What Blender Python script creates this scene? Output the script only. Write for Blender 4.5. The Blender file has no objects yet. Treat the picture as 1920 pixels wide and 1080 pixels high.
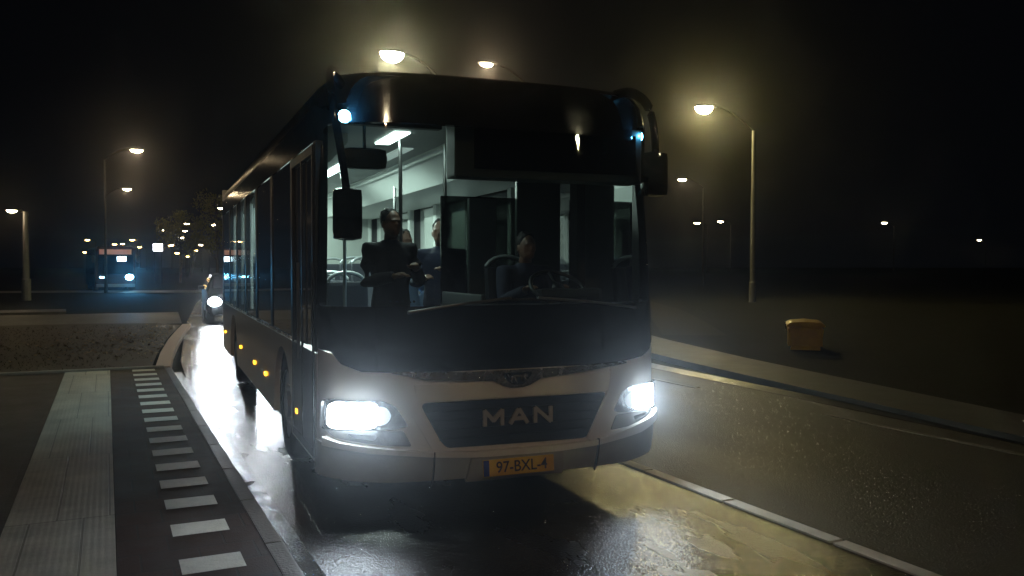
import bpy, bmesh, math, random
from mathutils import Vector, Matrix, Euler
R = math.radians
random.seed(7)
sc = bpy.context.scene
COL = sc.collection

# ------------------------------------------------------------------ camera, night sky, exposure
cam = bpy.data.objects.new('camera', bpy.data.cameras.new('camera')); COL.objects.link(cam)
cam.data.sensor_width = 36.0; cam.data.lens = 30.0
cam.data.clip_start = 0.05; cam.data.clip_end = 3000
cam.location = (0, 0, 1.67); cam.rotation_euler = (R(90 - 1.432), 0, R(-25.4))
sc.camera = cam
w = bpy.data.worlds.new('World'); sc.world = w; w.use_nodes = True
w.node_tree.nodes['Background'].inputs[0].default_value = (0.35, 0.45, 0.7, 1)
w.node_tree.nodes['Background'].inputs[1].default_value = 0.0022
sc.view_settings.view_transform = 'Standard'; sc.view_settings.look = 'None'
sc.view_settings.exposure = 0.0; sc.view_settings.gamma = 1
cy = sc.cycles
cy.use_denoising = True
cy.max_bounces = 6; cy.diffuse_bounces = 3; cy.glossy_bounces = 3; cy.transmission_bounces = 4
cy.transparent_max_bounces = 16; cy.volume_bounces = 0
cy.sample_clamp_indirect = 2.0; cy.sample_clamp_direct = 0
cy.use_light_tree = True
HAZE_DENSITY = 0.00055

# ------------------------------------------------------------------ helpers
def new_obj(name, me, parent=None, loc=None):
    o = bpy.data.objects.new(name, me); COL.objects.link(o)
    if parent is not None: o.parent = parent
    if loc is not None: o.location = loc
    return o

def empty(name, label, cat, loc=(0, 0, 0), rz=0.0, group=None):
    o = bpy.data.objects.new(name, None); COL.objects.link(o)
    o.location = loc; o.rotation_euler = (0, 0, rz)
    o['label'] = label; o['category'] = cat
    if group: o['group'] = group
    return o

def tag(o, label, cat, group=None):
    o['label'] = label; o['category'] = cat
    if group: o['group'] = group
    return o

def finish(name, bm, mat, parent=None, smooth=False, kind=None):
    bmesh.ops.recalc_face_normals(bm, faces=bm.faces)
    me = bpy.data.meshes.new(name); bm.to_mesh(me); bm.free()
    if smooth:
        for p in me.polygons: p.use_smooth = True
    for m in (mat if isinstance(mat, (list, tuple)) else [mat]): me.materials.append(m)
    o = new_obj(name, me, parent)
    if kind: o['kind'] = kind
    return o

def box(bm, x0, x1, y0, y1, z0, z1, bev=0.0, rot=None, org=None):
    vs = [bm.verts.new((x, y, z)) for x in (x0, x1) for y in (y0, y1) for z in (z0, z1)]
    fs = []
    for a in ((0, 1, 3, 2), (4, 6, 7, 5), (0, 4, 5, 1), (2, 3, 7, 6), (0, 2, 6, 4), (1, 5, 7, 3)):
        fs.append(bm.faces.new([vs[i] for i in a]))
    if bev > 0:
        es = list({e for f in fs for e in f.edges})
        r = bmesh.ops.bevel(bm, geom=es, offset=bev, segments=2, profile=0.7, affect='EDGES')
        vs = list({v for f in r['faces'] for v in f.verts} | {v for v in vs if v.is_valid})
    if rot is not None:
        M = Matrix.Translation(org) @ rot.to_matrix().to_4x4() @ Matrix.Translation(-Vector(org))
        for v in vs: v.co = M @ v.co
    return vs

def tube(bm, pts, rad, seg=12, caps=True, flat=1.0):
    pts = [Vector(p) for p in pts]
    if not isinstance(rad, (list, tuple)): rad = [rad] * len(pts)
    rings = []
    ref = Vector((0, 0, 1))
    for i, p in enumerate(pts):
        t = (pts[min(i + 1, len(pts) - 1)] - pts[max(i - 1, 0)]).normalized()
        r = ref if abs(t.dot(ref)) < 0.93 else Vector((0, 1, 0))
        a = t.cross(r).normalized(); b = t.cross(a).normalized()
        ring = []
        for k in range(seg):
            an = 2 * math.pi * k / seg
            ring.append(bm.verts.new(p + a * math.cos(an) * rad[i] + b * math.sin(an) * rad[i] * flat))
        rings.append(ring)
    for i in range(len(rings) - 1):
        for k in range(seg):
            bm.faces.new((rings[i][k], rings[i][(k + 1) % seg], rings[i + 1][(k + 1) % seg], rings[i + 1][k]))
    if caps:
        bm.faces.new(rings[0][::-1]); bm.faces.new(rings[-1])

def ellipsoid(bm, c, r, u=16, v=10, mat=None):
    g = bmesh.ops.create_uvsphere(bm, u_segments=u, v_segments=v, radius=1.0)
    M = Matrix.Translation(c) @ (mat.to_4x4() if mat else Matrix.Identity(4)) @ Matrix.Diagonal((r[0], r[1], r[2], 1))
    bmesh.ops.transform(bm, matrix=M, verts=g['verts'])
    return g['verts']

def prism(bm, poly, axis, a0, a1):
    """extrude a 2D polygon; axis 'x' -> (a, p0, p1), 'y' -> (p0, a, p1), 'z' -> (p0, p1, a)"""
    def P(p, a):
        return {'x': (a, p[0], p[1]), 'y': (p[0], a, p[1]), 'z': (p[0], p[1], a)}[axis]
    A = [bm.verts.new(P(p, a0)) for p in poly]; B = [bm.verts.new(P(p, a1)) for p in poly]
    n = len(poly)
    bm.faces.new(A); bm.faces.new(B[::-1])
    for i in range(n): bm.faces.new((A[i], B[i], B[(i + 1) % n], A[(i + 1) % n]))

# ------------------------------------------------------------------ materials
def mat(name, col, rough=0.5, metal=0.0, emit=None, es=0.0, coat=0.0, var=0.0, vscale=8.0, bump=0.0, bscale=60.0, spec=0.5):
    m = bpy.data.materials.new(name); m.use_nodes = True
    nt = m.node_tree; p = nt.nodes['Principled BSDF']
    p.inputs['Base Color'].default_value = (*col, 1); p.inputs['Roughness'].default_value = rough
    p.inputs['Metallic'].default_value = metal
    p.inputs['Specular IOR Level'].default_value = spec
    if coat: p.inputs['Coat Weight'].default_value = coat; p.inputs['Coat Roughness'].default_value = 0.05
    if emit:
        p.inputs['Emission Color'].default_value = (*emit, 1); p.inputs['Emission Strength'].default_value = es
        m.cycles.emission_sampling = 'NONE'
    tc = nt.nodes.new('ShaderNodeTexCoord')
    if var:
        n = nt.nodes.new('ShaderNodeTexNoise'); n.inputs['Scale'].default_value = vscale; n.inputs['Detail'].default_value = 5
        nt.links.new(tc.outputs['Object'], n.inputs['Vector'])
        mx = nt.nodes.new('ShaderNodeMix'); mx.data_type = 'RGBA'
        mx.inputs['A'].default_value = (*[c * (1 - var) for c in col], 1); mx.inputs['B'].default_value = (*[min(1, c * (1 + var)) for c in col], 1)
        nt.links.new(n.outputs['Fac'], mx.inputs['Factor']); nt.links.new(mx.outputs['Result'], p.inputs['Base Color'])
        mr = nt.nodes.new('ShaderNodeMapRange'); mr.inputs['To Min'].default_value = rough * 0.75; mr.inputs['To Max'].default_value = min(1, rough * 1.25)
        nt.links.new(n.outputs['Fac'], mr.inputs['Value']); nt.links.new(mr.outputs['Result'], p.inputs['Roughness'])
    if bump:
        n2 = nt.nodes.new('ShaderNodeTexNoise'); n2.inputs['Scale'].default_value = bscale; n2.inputs['Detail'].default_value = 4
        nt.links.new(tc.outputs['Object'], n2.inputs['Vector'])
        b = nt.nodes.new('ShaderNodeBump'); b.inputs['Strength'].default_value = bump; b.inputs['Distance'].default_value = 0.02
        nt.links.new(n2.outputs['Fac'], b.inputs['Height']); nt.links.new(b.outputs['Normal'], p.inputs['Normal'])
    return m

def glass_mat(name, tint=(0.9, 0.95, 0.93), gl=1.0, rough=0.02, boost=0.0):
    m = bpy.data.materials.new(name); m.use_nodes = True
    nt = m.node_tree; nt.nodes.clear()
    out = nt.nodes.new('ShaderNodeOutputMaterial'); mix = nt.nodes.new('ShaderNodeMixShader')
    tr = nt.nodes.new('ShaderNodeBsdfTransparent'); tr.inputs[0].default_value = (*tint, 1)
    g = nt.nodes.new('ShaderNodeBsdfGlossy'); g.inputs['Roughness'].default_value = rough; g.inputs[0].default_value = (gl, gl, gl, 1)
    fr = nt.nodes.new('ShaderNodeFresnel'); fr.inputs[0].default_value = 1.5
    ad = nt.nodes.new('ShaderNodeMath'); ad.operation = 'ADD'; ad.inputs[1].default_value = boost; ad.use_clamp = True
    nt.links.new(fr.outputs[0], ad.inputs[0]); nt.links.new(ad.outputs[0], mix.inputs[0])
    nt.links.new(tr.outputs[0], mix.inputs[1]); nt.links.new(g.outputs[0], mix.inputs[2]); nt.links.new(mix.outputs[0], out.inputs[0])
    return m

def asphalt(name, base, r0, r1, pscale, bump, stretch=(1, 1, 1), wet=0.0):
    m = bpy.data.materials.new(name); m.use_nodes = True
    nt = m.node_tree; N = nt.nodes; L = nt.links; p = N['Principled BSDF']
    tc = N.new('ShaderNodeTexCoord')
    big = N.new('ShaderNodeTexNoise'); big.inputs['Scale'].default_value = pscale; big.inputs['Detail'].default_value = 6; big.inputs['Roughness'].default_value = 0.6
    mp = N.new('ShaderNodeMapping'); mp.inputs['Scale'].default_value = stretch
    L.new(tc.outputs['Object'], mp.inputs['Vector']); L.new(mp.outputs['Vector'], big.inputs['Vector'])
    mr = N.new('ShaderNodeMapRange'); mr.inputs['From Min'].default_value = 0.35; mr.inputs['From Max'].default_value = 0.65
    mr.inputs['To Min'].default_value = r0; mr.inputs['To Max'].default_value = r1
    L.new(big.outputs['Fac'], mr.inputs['Value']); L.new(mr.outputs['Result'], p.inputs['Roughness'])
    fine = N.new('ShaderNodeTexNoise'); fine.inputs['Scale'].default_value = 85; fine.inputs['Detail'].default_value = 3
    L.new(tc.outputs['Object'], fine.inputs['Vector'])
    vo = N.new('ShaderNodeTexVoronoi'); vo.inputs['Scale'].default_value = 70; L.new(tc.outputs['Object'], vo.inputs['Vector'])
    mx = N.new('ShaderNodeMix'); mx.data_type = 'RGBA'
    mx.inputs['A'].default_value = (*[c * 0.6 for c in base], 1); mx.inputs['B'].default_value = (*[c * 1.5 for c in base], 1)
    L.new(vo.outputs['Distance'], mx.inputs['Factor']); L.new(mx.outputs['Result'], p.inputs['Base Color'])
    b = N.new('ShaderNodeBump'); b.inputs['Strength'].default_value = bump; b.inputs['Distance'].default_value = 0.012
    ad = N.new('ShaderNodeMath'); ad.operation = 'ADD'; L.new(fine.outputs['Fac'], ad.inputs[0]); L.new(vo.outputs['Distance'], ad.inputs[1])
    L.new(ad.outputs[0], b.inputs['Height']); L.new(b.outputs['Normal'], p.inputs['Normal'])
    if wet:
        p.inputs['Coat Weight'].default_value = wet; p.inputs['Coat Roughness'].default_value = 0.27; L.new(b.outputs['Normal'], p.inputs['Coat Normal'])
        p.inputs['Specular IOR Level'].default_value = 0.8
    return m

def paving(name, c1, c2, mortar, sx, sy, rough=0.45, ribs=0.0):
    m = bpy.data.materials.new(name); m.use_nodes = True
    nt = m.node_tree; N = nt.nodes; L = nt.links; p = N['Principled BSDF']
    tc = N.new('ShaderNodeTexCoord'); br = N.new('ShaderNodeTexBrick')
    br.inputs['Scale'].default_value = 1.0; br.inputs['Brick Width'].default_value = sx; br.inputs['Row Height'].default_value = sy
    br.inputs['Mortar Size'].default_value = 0.006; br.inputs['Color1'].default_value = (*c1, 1); br.inputs['Color2'].default_value = (*c2, 1); br.inputs['Mortar'].default_value = (*mortar, 1)
    L.new(tc.outputs['Object'], br.inputs['Vector'])
    no = N.new('ShaderNodeTexNoise'); no.inputs['Scale'].default_value = 2.2; no.inputs['Detail'].default_value = 8; no.inputs['Roughness'].default_value = 0.7
    L.new(tc.outputs['Object'], no.inputs['Vector'])
    mr = N.new('ShaderNodeMapRange'); mr.inputs['From Min'].default_value = 0.3; mr.inputs['From Max'].default_value = 0.7; mr.inputs['To Min'].default_value = 0.55; mr.inputs['To Max'].default_value = 1.15
    L.new(no.outputs['Fac'], mr.inputs['Value'])
    mx = N.new('ShaderNodeMix'); mx.data_type = 'RGBA'; mx.blend_type = 'MULTIPLY'; mx.inputs['Factor'].default_value = 1
    L.new(br.outputs['Color'], mx.inputs['A']); L.new(mr.outputs['Result'], mx.inputs['B']); L.new(mx.outputs['Result'], p.inputs['Base Color'])
    rr = N.new('ShaderNodeMapRange'); rr.inputs['To Min'].default_value = rough * 0.6; rr.inputs['To Max'].default_value = min(1, rough * 1.5)
    L.new(no.outputs['Fac'], rr.inputs['Value']); L.new(rr.outputs['Result'], p.inputs['Roughness'])
    b = N.new('ShaderNodeBump'); b.inputs['Strength'].default_value = 0.5; b.inputs['Distance'].default_value = 0.01; b.invert = True
    fn = N.new('ShaderNodeTexNoise'); fn.inputs['Scale'].default_value = 90; L.new(tc.outputs['Object'], fn.inputs['Vector'])
    ad = N.new('ShaderNodeMath'); ad.operation = 'MULTIPLY_ADD'; ad.inputs[1].default_value = 0.35; L.new(fn.outputs['Fac'], ad.inputs[0]); L.new(br.outputs['Fac'], ad.inputs[2])
    last = ad
    if ribs:
        sp = N.new('ShaderNodeSeparateXYZ'); L.new(tc.outputs['Object'], sp.inputs[0])
        m1 = N.new('ShaderNodeMath'); m1.operation = 'MULTIPLY'; m1.inputs[1].default_value = 2 * math.pi / ribs; L.new(sp.outputs['X'], m1.inputs[0])
        m2 = N.new('ShaderNodeMath'); m2.operation = 'SINE'; L.new(m1.outputs[0], m2.inputs[0])
        m3 = N.new('ShaderNodeMath'); m3.operation = 'MULTIPLY_ADD'; m3.inputs[1].default_value = 0.05; L.new(m2.outputs[0], m3.inputs[0]); L.new(ad.outputs[0], m3.inputs[2])
        last = m3
    L.new(last.outputs[0], b.inputs['Height']); L.new(b.outputs['Normal'], p.inputs['Normal'])
    return m

M = {}
M['paint'] = mat('white_paint', (0.74, 0.71, 0.65), 0.32, coat=0.5, var=0.10, vscale=3, bump=0.03, bscale=5)
M['grime'] = mat('dirty_grey_plastic', (0.16, 0.16, 0.155), 0.5, var=0.3, vscale=6, bump=0.08, bscale=30)
M['gloss'] = mat('black_gloss_panel', (0.006, 0.007, 0.009), 0.09, var=0.25, vscale=4)
M['black'] = mat('black_plastic', (0.012, 0.012, 0.014), 0.42, var=0.3, bump=0.1, bscale=80)
M['grille'] = mat('grille_black', (0.012, 0.013, 0.018), 0.35, bump=0.0)
M['chrome'] = mat('chrome', (0.75, 0.72, 0.68), 0.26, 1.0, bump=0.5, bscale=30, var=0.25, vscale=14)
M['steel'] = mat('steel', (0.35, 0.35, 0.35), 0.35, 1.0, var=0.2)
M['rubber'] = mat('rubber', (0.012, 0.012, 0.012), 0.7, bump=0.2, bscale=50)
M['glass'] = glass_mat('side_window_glass', (0.30, 0.34, 0.35), 1.0, 0.03, boost=0.03)
M['windscreen'] = glass_mat('windscreen_glass', (0.68, 0.76, 0.72), 0.9, 0.02)
M['lensglass'] = glass_mat('lamp_cover_glass', (0.92, 0.95, 0.97), 0.9, 0.05)
M['refl'] = mat('lamp_reflector', (0.75, 0.76, 0.78), 0.25, 1.0, bump=0.2, bscale=25)
M['duct'] = mat('duct_panel', (0.82, 0.85, 0.82), 0.4, var=0.06, vscale=2)
M['ceil'] = mat('ceiling_panel', (0.36, 0.38, 0.36), 0.45, var=0.08, vscale=2)
M['trim'] = mat('light_trim', (0.70, 0.73, 0.70), 0.5, var=0.06, vscale=3)
M['dash'] = mat('dashboard_plastic', (0.02, 0.02, 0.023), 0.5, var=0.2, bump=0.1)
M['partition'] = mat('cab_partition', (0.05, 0.055, 0.055), 0.4, var=0.2)
M['seatcloth'] = mat('seat_cloth', (0.015, 0.018, 0.028), 0.85, var=0.4, vscale=30, bump=0.2)
M['handle'] = mat('seat_handle_grey', (0.25, 0.27, 0.28), 0.35, var=0.1)
M['floor'] = mat('bus_floor', (0.02, 0.02, 0.02), 0.5, var=0.2)
M['plate'] = mat('plate_yellow', (0.62, 0.36, 0.02), 0.4, var=0.15, vscale=12)
M['plateblue'] = mat('plate_blue', (0.01, 0.03, 0.22), 0.4)
M['ink'] = mat('plate_ink', (0.01, 0.01, 0.01), 0.6)
M['letter'] = mat('letter_metal', (0.55, 0.52, 0.44), 0.38, 0.35, bump=0.15, bscale=60)
M['skin'] = mat('skin', (0.26, 0.15, 0.105), 0.5, var=0.1, vscale=10)
M['hair'] = mat('dark_hair', (0.012, 0.009, 0.008), 0.6, bump=0.4, bscale=90)
M['navy'] = mat('navy_cloth', (0.012, 0.018, 0.05), 0.8, bump=0.3, bscale=20, var=0.3)
M['blackcloth'] = mat('black_cloth', (0.012, 0.012, 0.014), 0.85, bump=0.3, bscale=20)
M['bluecloth'] = mat('light_blue_cloth', (0.18, 0.30, 0.50), 0.8, bump=0.3, bscale=20)
M['jeans'] = mat('dark_trousers', (0.02, 0.025, 0.04), 0.85, bump=0.2, bscale=40)
M['pole_pale'] = mat('pale_pole', (0.10, 0.10, 0.10), 0.6, 0.0, var=0.2, vscale=3, spec=0.2)
M['pole'] = mat('dark_pole', (0.035, 0.035, 0.035), 0.7, 0.0, spec=0.15, var=0.2, vscale=3)
M['lamp_shell'] = mat('lamp_housing', (0.03, 0.03, 0.03), 0.7, 0.0, spec=0.1)
M['arm'] = mat('dark_arm', (0.003, 0.003, 0.003), 0.9, 0.0, spec=0.0)
def emit(name, c, s): return mat(name, (0.8, 0.8, 0.8), 0.4, emit=c, es=s)
M['e_sodium'] = emit('lit_lens_warm', (1.0, 0.66, 0.28), 60)
M['e_big'] = emit('lit_lens_yellow_white', (1.0, 0.93, 0.60), 260)
M['e_mid'] = emit('lit_lens_warm_white', (1.0, 0.78, 0.48), 70)
M['e_far'] = emit('lit_lens_far', (1.0, 0.80, 0.50), 40)
M['e_amber'] = emit('lit_lens_amber', (1.0, 0.60, 0.20), 30)
M['e_white'] = emit('lit_lens_white', (0.85, 0.93, 1.0), 40)
M['e_head'] = emit('headlamp_lit', (0.82, 0.92, 1.0), 55)
M['e_headdim'] = emit('headlamp_glow', (0.80, 0.92, 1.0), 0.45)
M['e_blue'] = emit('marker_blue_lit', (0.25, 0.75, 1.0), 45)
M['e_orange'] = emit('side_marker_orange', (1.0, 0.42, 0.02), 5)
M['e_tube'] = emit('ceiling_tube_lit', (0.80, 1.0, 0.95), 9)
M['e_tubeoff'] = emit('ceiling_tube_dim', (0.80, 1.0, 0.95), 0.35)
M['e_sign'] = emit('lit_sign_face', (0.95, 0.93, 1.0), 9)
M['e_red'] = emit('red_display', (1.0, 0.07, 0.05), 0.10)
M['e_cyan'] = emit('display_cyan', (0.6, 0.85, 1.0), 14)

# ------------------------------------------------------------------ ground, roads
CL = [(2.45, -25), (2.45, -5), (2.45, 5), (2.45, 12), (2.62, 16), (3.05, 21), (3.7, 28), (5.0, 40), (7.6, 60), (12.5, 90), (19, 125), (30, 180), (48, 260)]
def norm2(path, i):
    a = Vector(path[max(i - 1, 0)]); b = Vector(path[min(i + 1, len(path) - 1)])
    t = (b - a).normalized(); return Vector((t.y, -t.x))
def strip(name, path, o0, o1, z, m, kind='structure', thick=0.0, y0=None, y1=None, parent=None):
    bm = bmesh.new(); rows = []
    dens = []
    for i in range(len(path) - 1):
        a = Vector(path[i]); b = Vector(path[i + 1]); n = max(1, int((b - a).length / 2.0))
        for k in range(n): dens.append(tuple(a.lerp(b, k / n)))
    dens.append(path[-1])
    for i, p in enumerate(dens):
        if y0 is not None and (p[1] < y0 or p[1] > y1): continue
        n = norm2(dens, i)
        f0 = o0(p[1]) if callable(o0) else o0; f1 = o1(p[1]) if callable(o1) else o1
        rows.append((Vector(p) + n * f0, Vector(p) + n * f1))
    vs = [[bm.verts.new((a.x, a.y, z)), bm.verts.new((b.x, b.y, z))] for a, b in rows]
    for i in range(len(vs) - 1): bm.faces.new((vs[i][0], vs[i][1], vs[i + 1][1], vs[i + 1][0]))
    if thick:
        g = bmesh.ops.extrude_face_region(bm, geom=bm.faces[:])
        for v in [e for e in g['geom'] if isinstance(e, bmesh.types.BMVert)]: v.co.z -= thick
    return finish(name, bm, m, parent, kind=kind)

g_mat = mat('dark_soil_grass', (0.014, 0.014, 0.008), 1.0, spec=0.05, var=0.5, vscale=0.6, bump=0.8, bscale=8)
bm = bmesh.new(); bmesh.ops.create_grid(bm, x_segments=40, y_segments=40, size=1200)
finish('ground', bm, g_mat, kind='structure').location = (0, 0, -0.06)
M['wet'] = asphalt('wet_asphalt', (0.019, 0.019, 0.020), 0.258, 0.278, 2.0, 0.33, (1, 0.3, 1), wet=0.8)
M['dry'] = asphalt('damp_asphalt', (0.045, 0.040, 0.032), 0.48, 0.62, 0.4, 0.3, (1, 0.3, 1))
M['cream'] = mat('cream_kerb_stone', (0.62, 0.58, 0.50), 0.55, var=0.2, vscale=6, bump=0.2, bscale=40)
M['conc'] = mat('kerb_concrete', (0.22, 0.20, 0.17), 0.6, var=0.25, vscale=5, bump=0.3, bscale=40)
M['wetconc'] = mat('wet_kerb_concrete', (0.11, 0.095, 0.085), 0.5, var=0.3, vscale=5, bump=0.5, bscale=50)
M['markw'] = mat('road_paint', (0.62, 0.60, 0.54), 0.5, var=0.25, vscale=18, bump=0.25, bscale=60)
strip('bus_lane', CL, -1.46, 1.50, 0.0, M['wet'])
strip('road', CL, 1.50, lambda y: 5.05 + max(0, y) * 0.05, -0.004, M['dry'])
strip('road_edge_gutter', CL, lambda y: 5.05 + max(0, y) * 0.05, lambda y: 5.3 + max(0, y) * 0.06, 0.002, M['black'])
fp = lambda y: 5.35 + max(0, y - 5) * 0.155
fq = lambda y: 6.35 + max(0, y - 5) * 0.20
M['footpath'] = paving('footpath_slabs', (0.085, 0.08, 0.07), (0.07, 0.066, 0.06), (0.07, 0.07, 0.06), 0.3, 0.3, 0.6)
strip('footpath', CL, fp, fq, 0.06, M['footpath'], thick=0.1, y0=-20, y1=34)
strip('footpath_branch', [(13.4, 17.3), (14.5, 19), (17, 23), (20, 28), (26, 40)], -0.9, 0.7, -0.05, mat('worn_track', (0.024, 0.020, 0.012), 0.9, var=0.7, vscale=0.8, bump=0.5, bscale=12, spec=0.05))
# white kerb stones between the lanes: one-metre stones with open joints
bm = bmesh.new()
y = -6.23
for k in range(32):
    vs = box(bm, 3.925, 4.035, y + 0.012, y + 1.0 - 0.012, -0.03, 0.012, 0.005)
    y += 1.0 if k % 3 else 1.004
    if y > 14: break
finish('lane_kerb', bm, M['cream'], kind='structure')
strip('lane_line', CL, 1.50, 1.60, 0.006, M['markw'], y0=14.9, y1=170)
bm = bmesh.new()
for (ya, yb) in ((-3, 1.2), (3.2, 7.2), (9.5, 13)):
    box(bm, 7.30, 7.38, ya, yb, -0.01, 0.001)
finish('edge_line', bm, mat('worn_paint', (0.16, 0.15, 0.13), 0.7, var=0.5, vscale=25, bump=0.2), kind='structure')

# raised pavement left with cycle path, tactile strip and block marks
PZ = 0.08
KX = 0.905
def slab(name, x0, x1, y0, y1, z, m, d=0.15):
    bm = bmesh.new(); box(bm, x0, x1, y0, y1, z - d, z)
    return finish(name, bm, m, kind='structure')
M['bricks'] = paving('dark_bricks', (0.060, 0.045, 0.036), (0.045, 0.036, 0.030), (0.02, 0.018, 0.016), 0.21, 0.07, 0.45)
M['redbricks'] = paving('red_brown_paving', (0.058, 0.026, 0.018), (0.036, 0.018, 0.014), (0.03, 0.025, 0.022), 0.30, 0.30, 0.62)
M['tactile'] = paving('tactile_slabs', (0.55, 0.52, 0.45), (0.48, 0.45, 0.39), (0.26, 0.24, 0.20), 0.30, 2.0, 0.5, ribs=0.037)
PY1 = 14.45
slab('pavement', -14, -0.585, -6, PY1, PZ, M['bricks'])
slab('tactile_strip', -0.582, 0.03, -6, PY1, PZ + 0.001, M['tactile'])
slab('cycle_path', 0.033, 0.80, -6, PY1, PZ, M['redbricks'])
bm = bmesh.new(); y = -6.0
while y < PY1:
    box(bm, 0.803, KX + 0.0, y + 0.004, min(y + 1.0, PY1) - 0.004, -0.1, PZ + 0.002, 0.012); y += 1.0
finish('pavement_kerb', bm, M['wetconc'], kind='structure')
bm = bmesh.new()
ys = [3.62, 4.20, 4.79, 5.48, 6.10] + [6.68 + 0.58 * k for k in range(14)]
for y in ys: bm.faces.new([bm.verts.new((a, b, PZ + 0.0025)) for a, b in ((0.335, y - 0.125), (0.655, y - 0.125), (0.655, y + 0.125), (0.335, y + 0.125))])
finish('block_marking', bm, M['markw'], kind='structure')
bm = bmesh.new(); box(bm, -14, 0.80, PY1 + 0.004, PY1 + 0.12, -0.1, PZ + 0.03, 0.01)
finish('cross_kerb', bm, M['conc'], kind='structure')
# wet gutter of brick beside the kerb
strip('gutter', [(KX + 0.075, -6), (KX + 0.075, 14.4)], -0.07, 0.07, 0.004, asphalt('gutter_wet', (0.045, 0.04, 0.036), 0.10, 0.3, 3.0, 0.9))

# grass island beyond, its kerb bending right with the road
isl = [(0.90, 14.6), (1.10, 17.0), (1.42, 20.0), (1.80, 23.0), (2.10, 25.2)]
strip('island_kerb', isl, -0.22, 0.0, 0.085, mat('pinkish_kerb', (0.33, 0.26, 0.22), 0.4, var=0.3, vscale=6, bump=0.4, bscale=30), thick=0.2)
bm = bmesh.new()
outl = [(-30, 14.6)] + [(x - 0.28, y) for x, y in isl] + [(1.2, 26.3), (-0.5, 26.9), (-30, 27.5)]
f = bm.faces.new([bm.verts.new((x, y, 0.06)) for x, y in outl]); 
finish('grass_island', bm, mat('island_soil', (0.050, 0.036, 0.022), 0.75, var=0.85, vscale=0.45, bump=0.12, bscale=30, spec=0.3), kind='structure')
strip('side_road', [(-60, 31.5), (-20, 31.2), (-5, 31), (2.2, 30.6)], -3.6, 3.3, -0.03, M['dry'])
strip('far_pavement', [(-60, 36.6), (-20, 36.2), (-6, 36), (-1.4, 36.2)], -1.1, 1.1, 0.03, M['footpath'], thick=0.1)
strip('far_side_road', [(-40, 70), (-12, 67), (-1, 65.2), (9.5, 60)], -2.6, 2.6, -0.02, mat('pale_road', (0.22, 0.20, 0.17), 0.5, var=0.3, vscale=0.4, bump=0.3))

def grass(name, n, xr, yr, zb, ok, label):
    bm = bmesh.new()
    for _ in range(n):
        x = random.uniform(*xr); y = random.uniform(*yr)
        if not ok(x, y): continue
        h = random.uniform(0.015, 0.04); a = random.uniform(0, 6.28); wd = 0.009
        dx, dy = math.cos(a) * wd, math.sin(a) * wd; lx, ly = random.uniform(-.03, .03), random.uniform(-.03, .03)
        bm.faces.new([bm.verts.new((x - dx, y - dy, zb)), bm.verts.new((x + dx, y + dy, zb)), bm.verts.new((x + lx, y + ly, zb + h))])
    o = finish(name, bm, mat(name + '_green', (0.030, 0.034, 0.012), 0.9, var=0.5, vscale=2, spec=0.1)); o['kind'] = 'stuff'; tag(o, label, 'grass')
grass('grass', 9000, (-14, 1.7), (14.7, 26), 0.055, lambda x, y: x < 0.55 + (y - 14.6) * 0.105 and math.sin(x * 1.3) + math.sin(y * 1.7 + x) < 0.9, 'short wet grass on the island beyond the pavement')
bm = bmesh.new()
for _ in range(420):
    y = random.triangular(15.2, 25.5, 19); x = 0.6 + (y - 14.6) * 0.105 - abs(random.gauss(0, 1.2))
    s = random.uniform(0.03, 0.06); Rm = Euler((random.uniform(-.5, .5), random.uniform(-.5, .5), random.uniform(0, 6))).to_matrix()
    c = Vector((x, y, 0.10 + random.random() * 0.02))
    bm.faces.new([bm.verts.new(c + Rm @ Vector(q)) for q in ((-s, 0, 0), (0, -s * .5, 0.005), (s, 0, 0), (0, s * .5, 0.008))])
o = finish('fallen_leaves', bm, mat('wet_leaves', (0.16, 0.11, 0.06), 0.7, var=0.4, vscale=20)); o['kind'] = 'stuff'; tag(o, 'fallen wet leaves scattered on the grass island by its kerb', 'leaves')

# ------------------------------------------------------------------ street lamps
def light(name, kind, loc, energy, color, radius=0.1, parent=None, rot=None, spot=None, blend=1.0, size=None):
    ld = bpy.data.lights.new(name, kind); ld.energy = energy; ld.color = color
    if kind == 'AREA':
        ld.shape = 'RECTANGLE'; ld.size, ld.size_y = size
    else: ld.shadow_soft_size = radius
    if kind == 'SPOT': ld.spot_size = R(spot); ld.spot_blend = blend
    o = bpy.data.objects.new(name, ld); COL.objects.link(o); o.parent = parent; o.location = loc
    if rot: o.rotation_euler = rot
    return o

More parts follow.
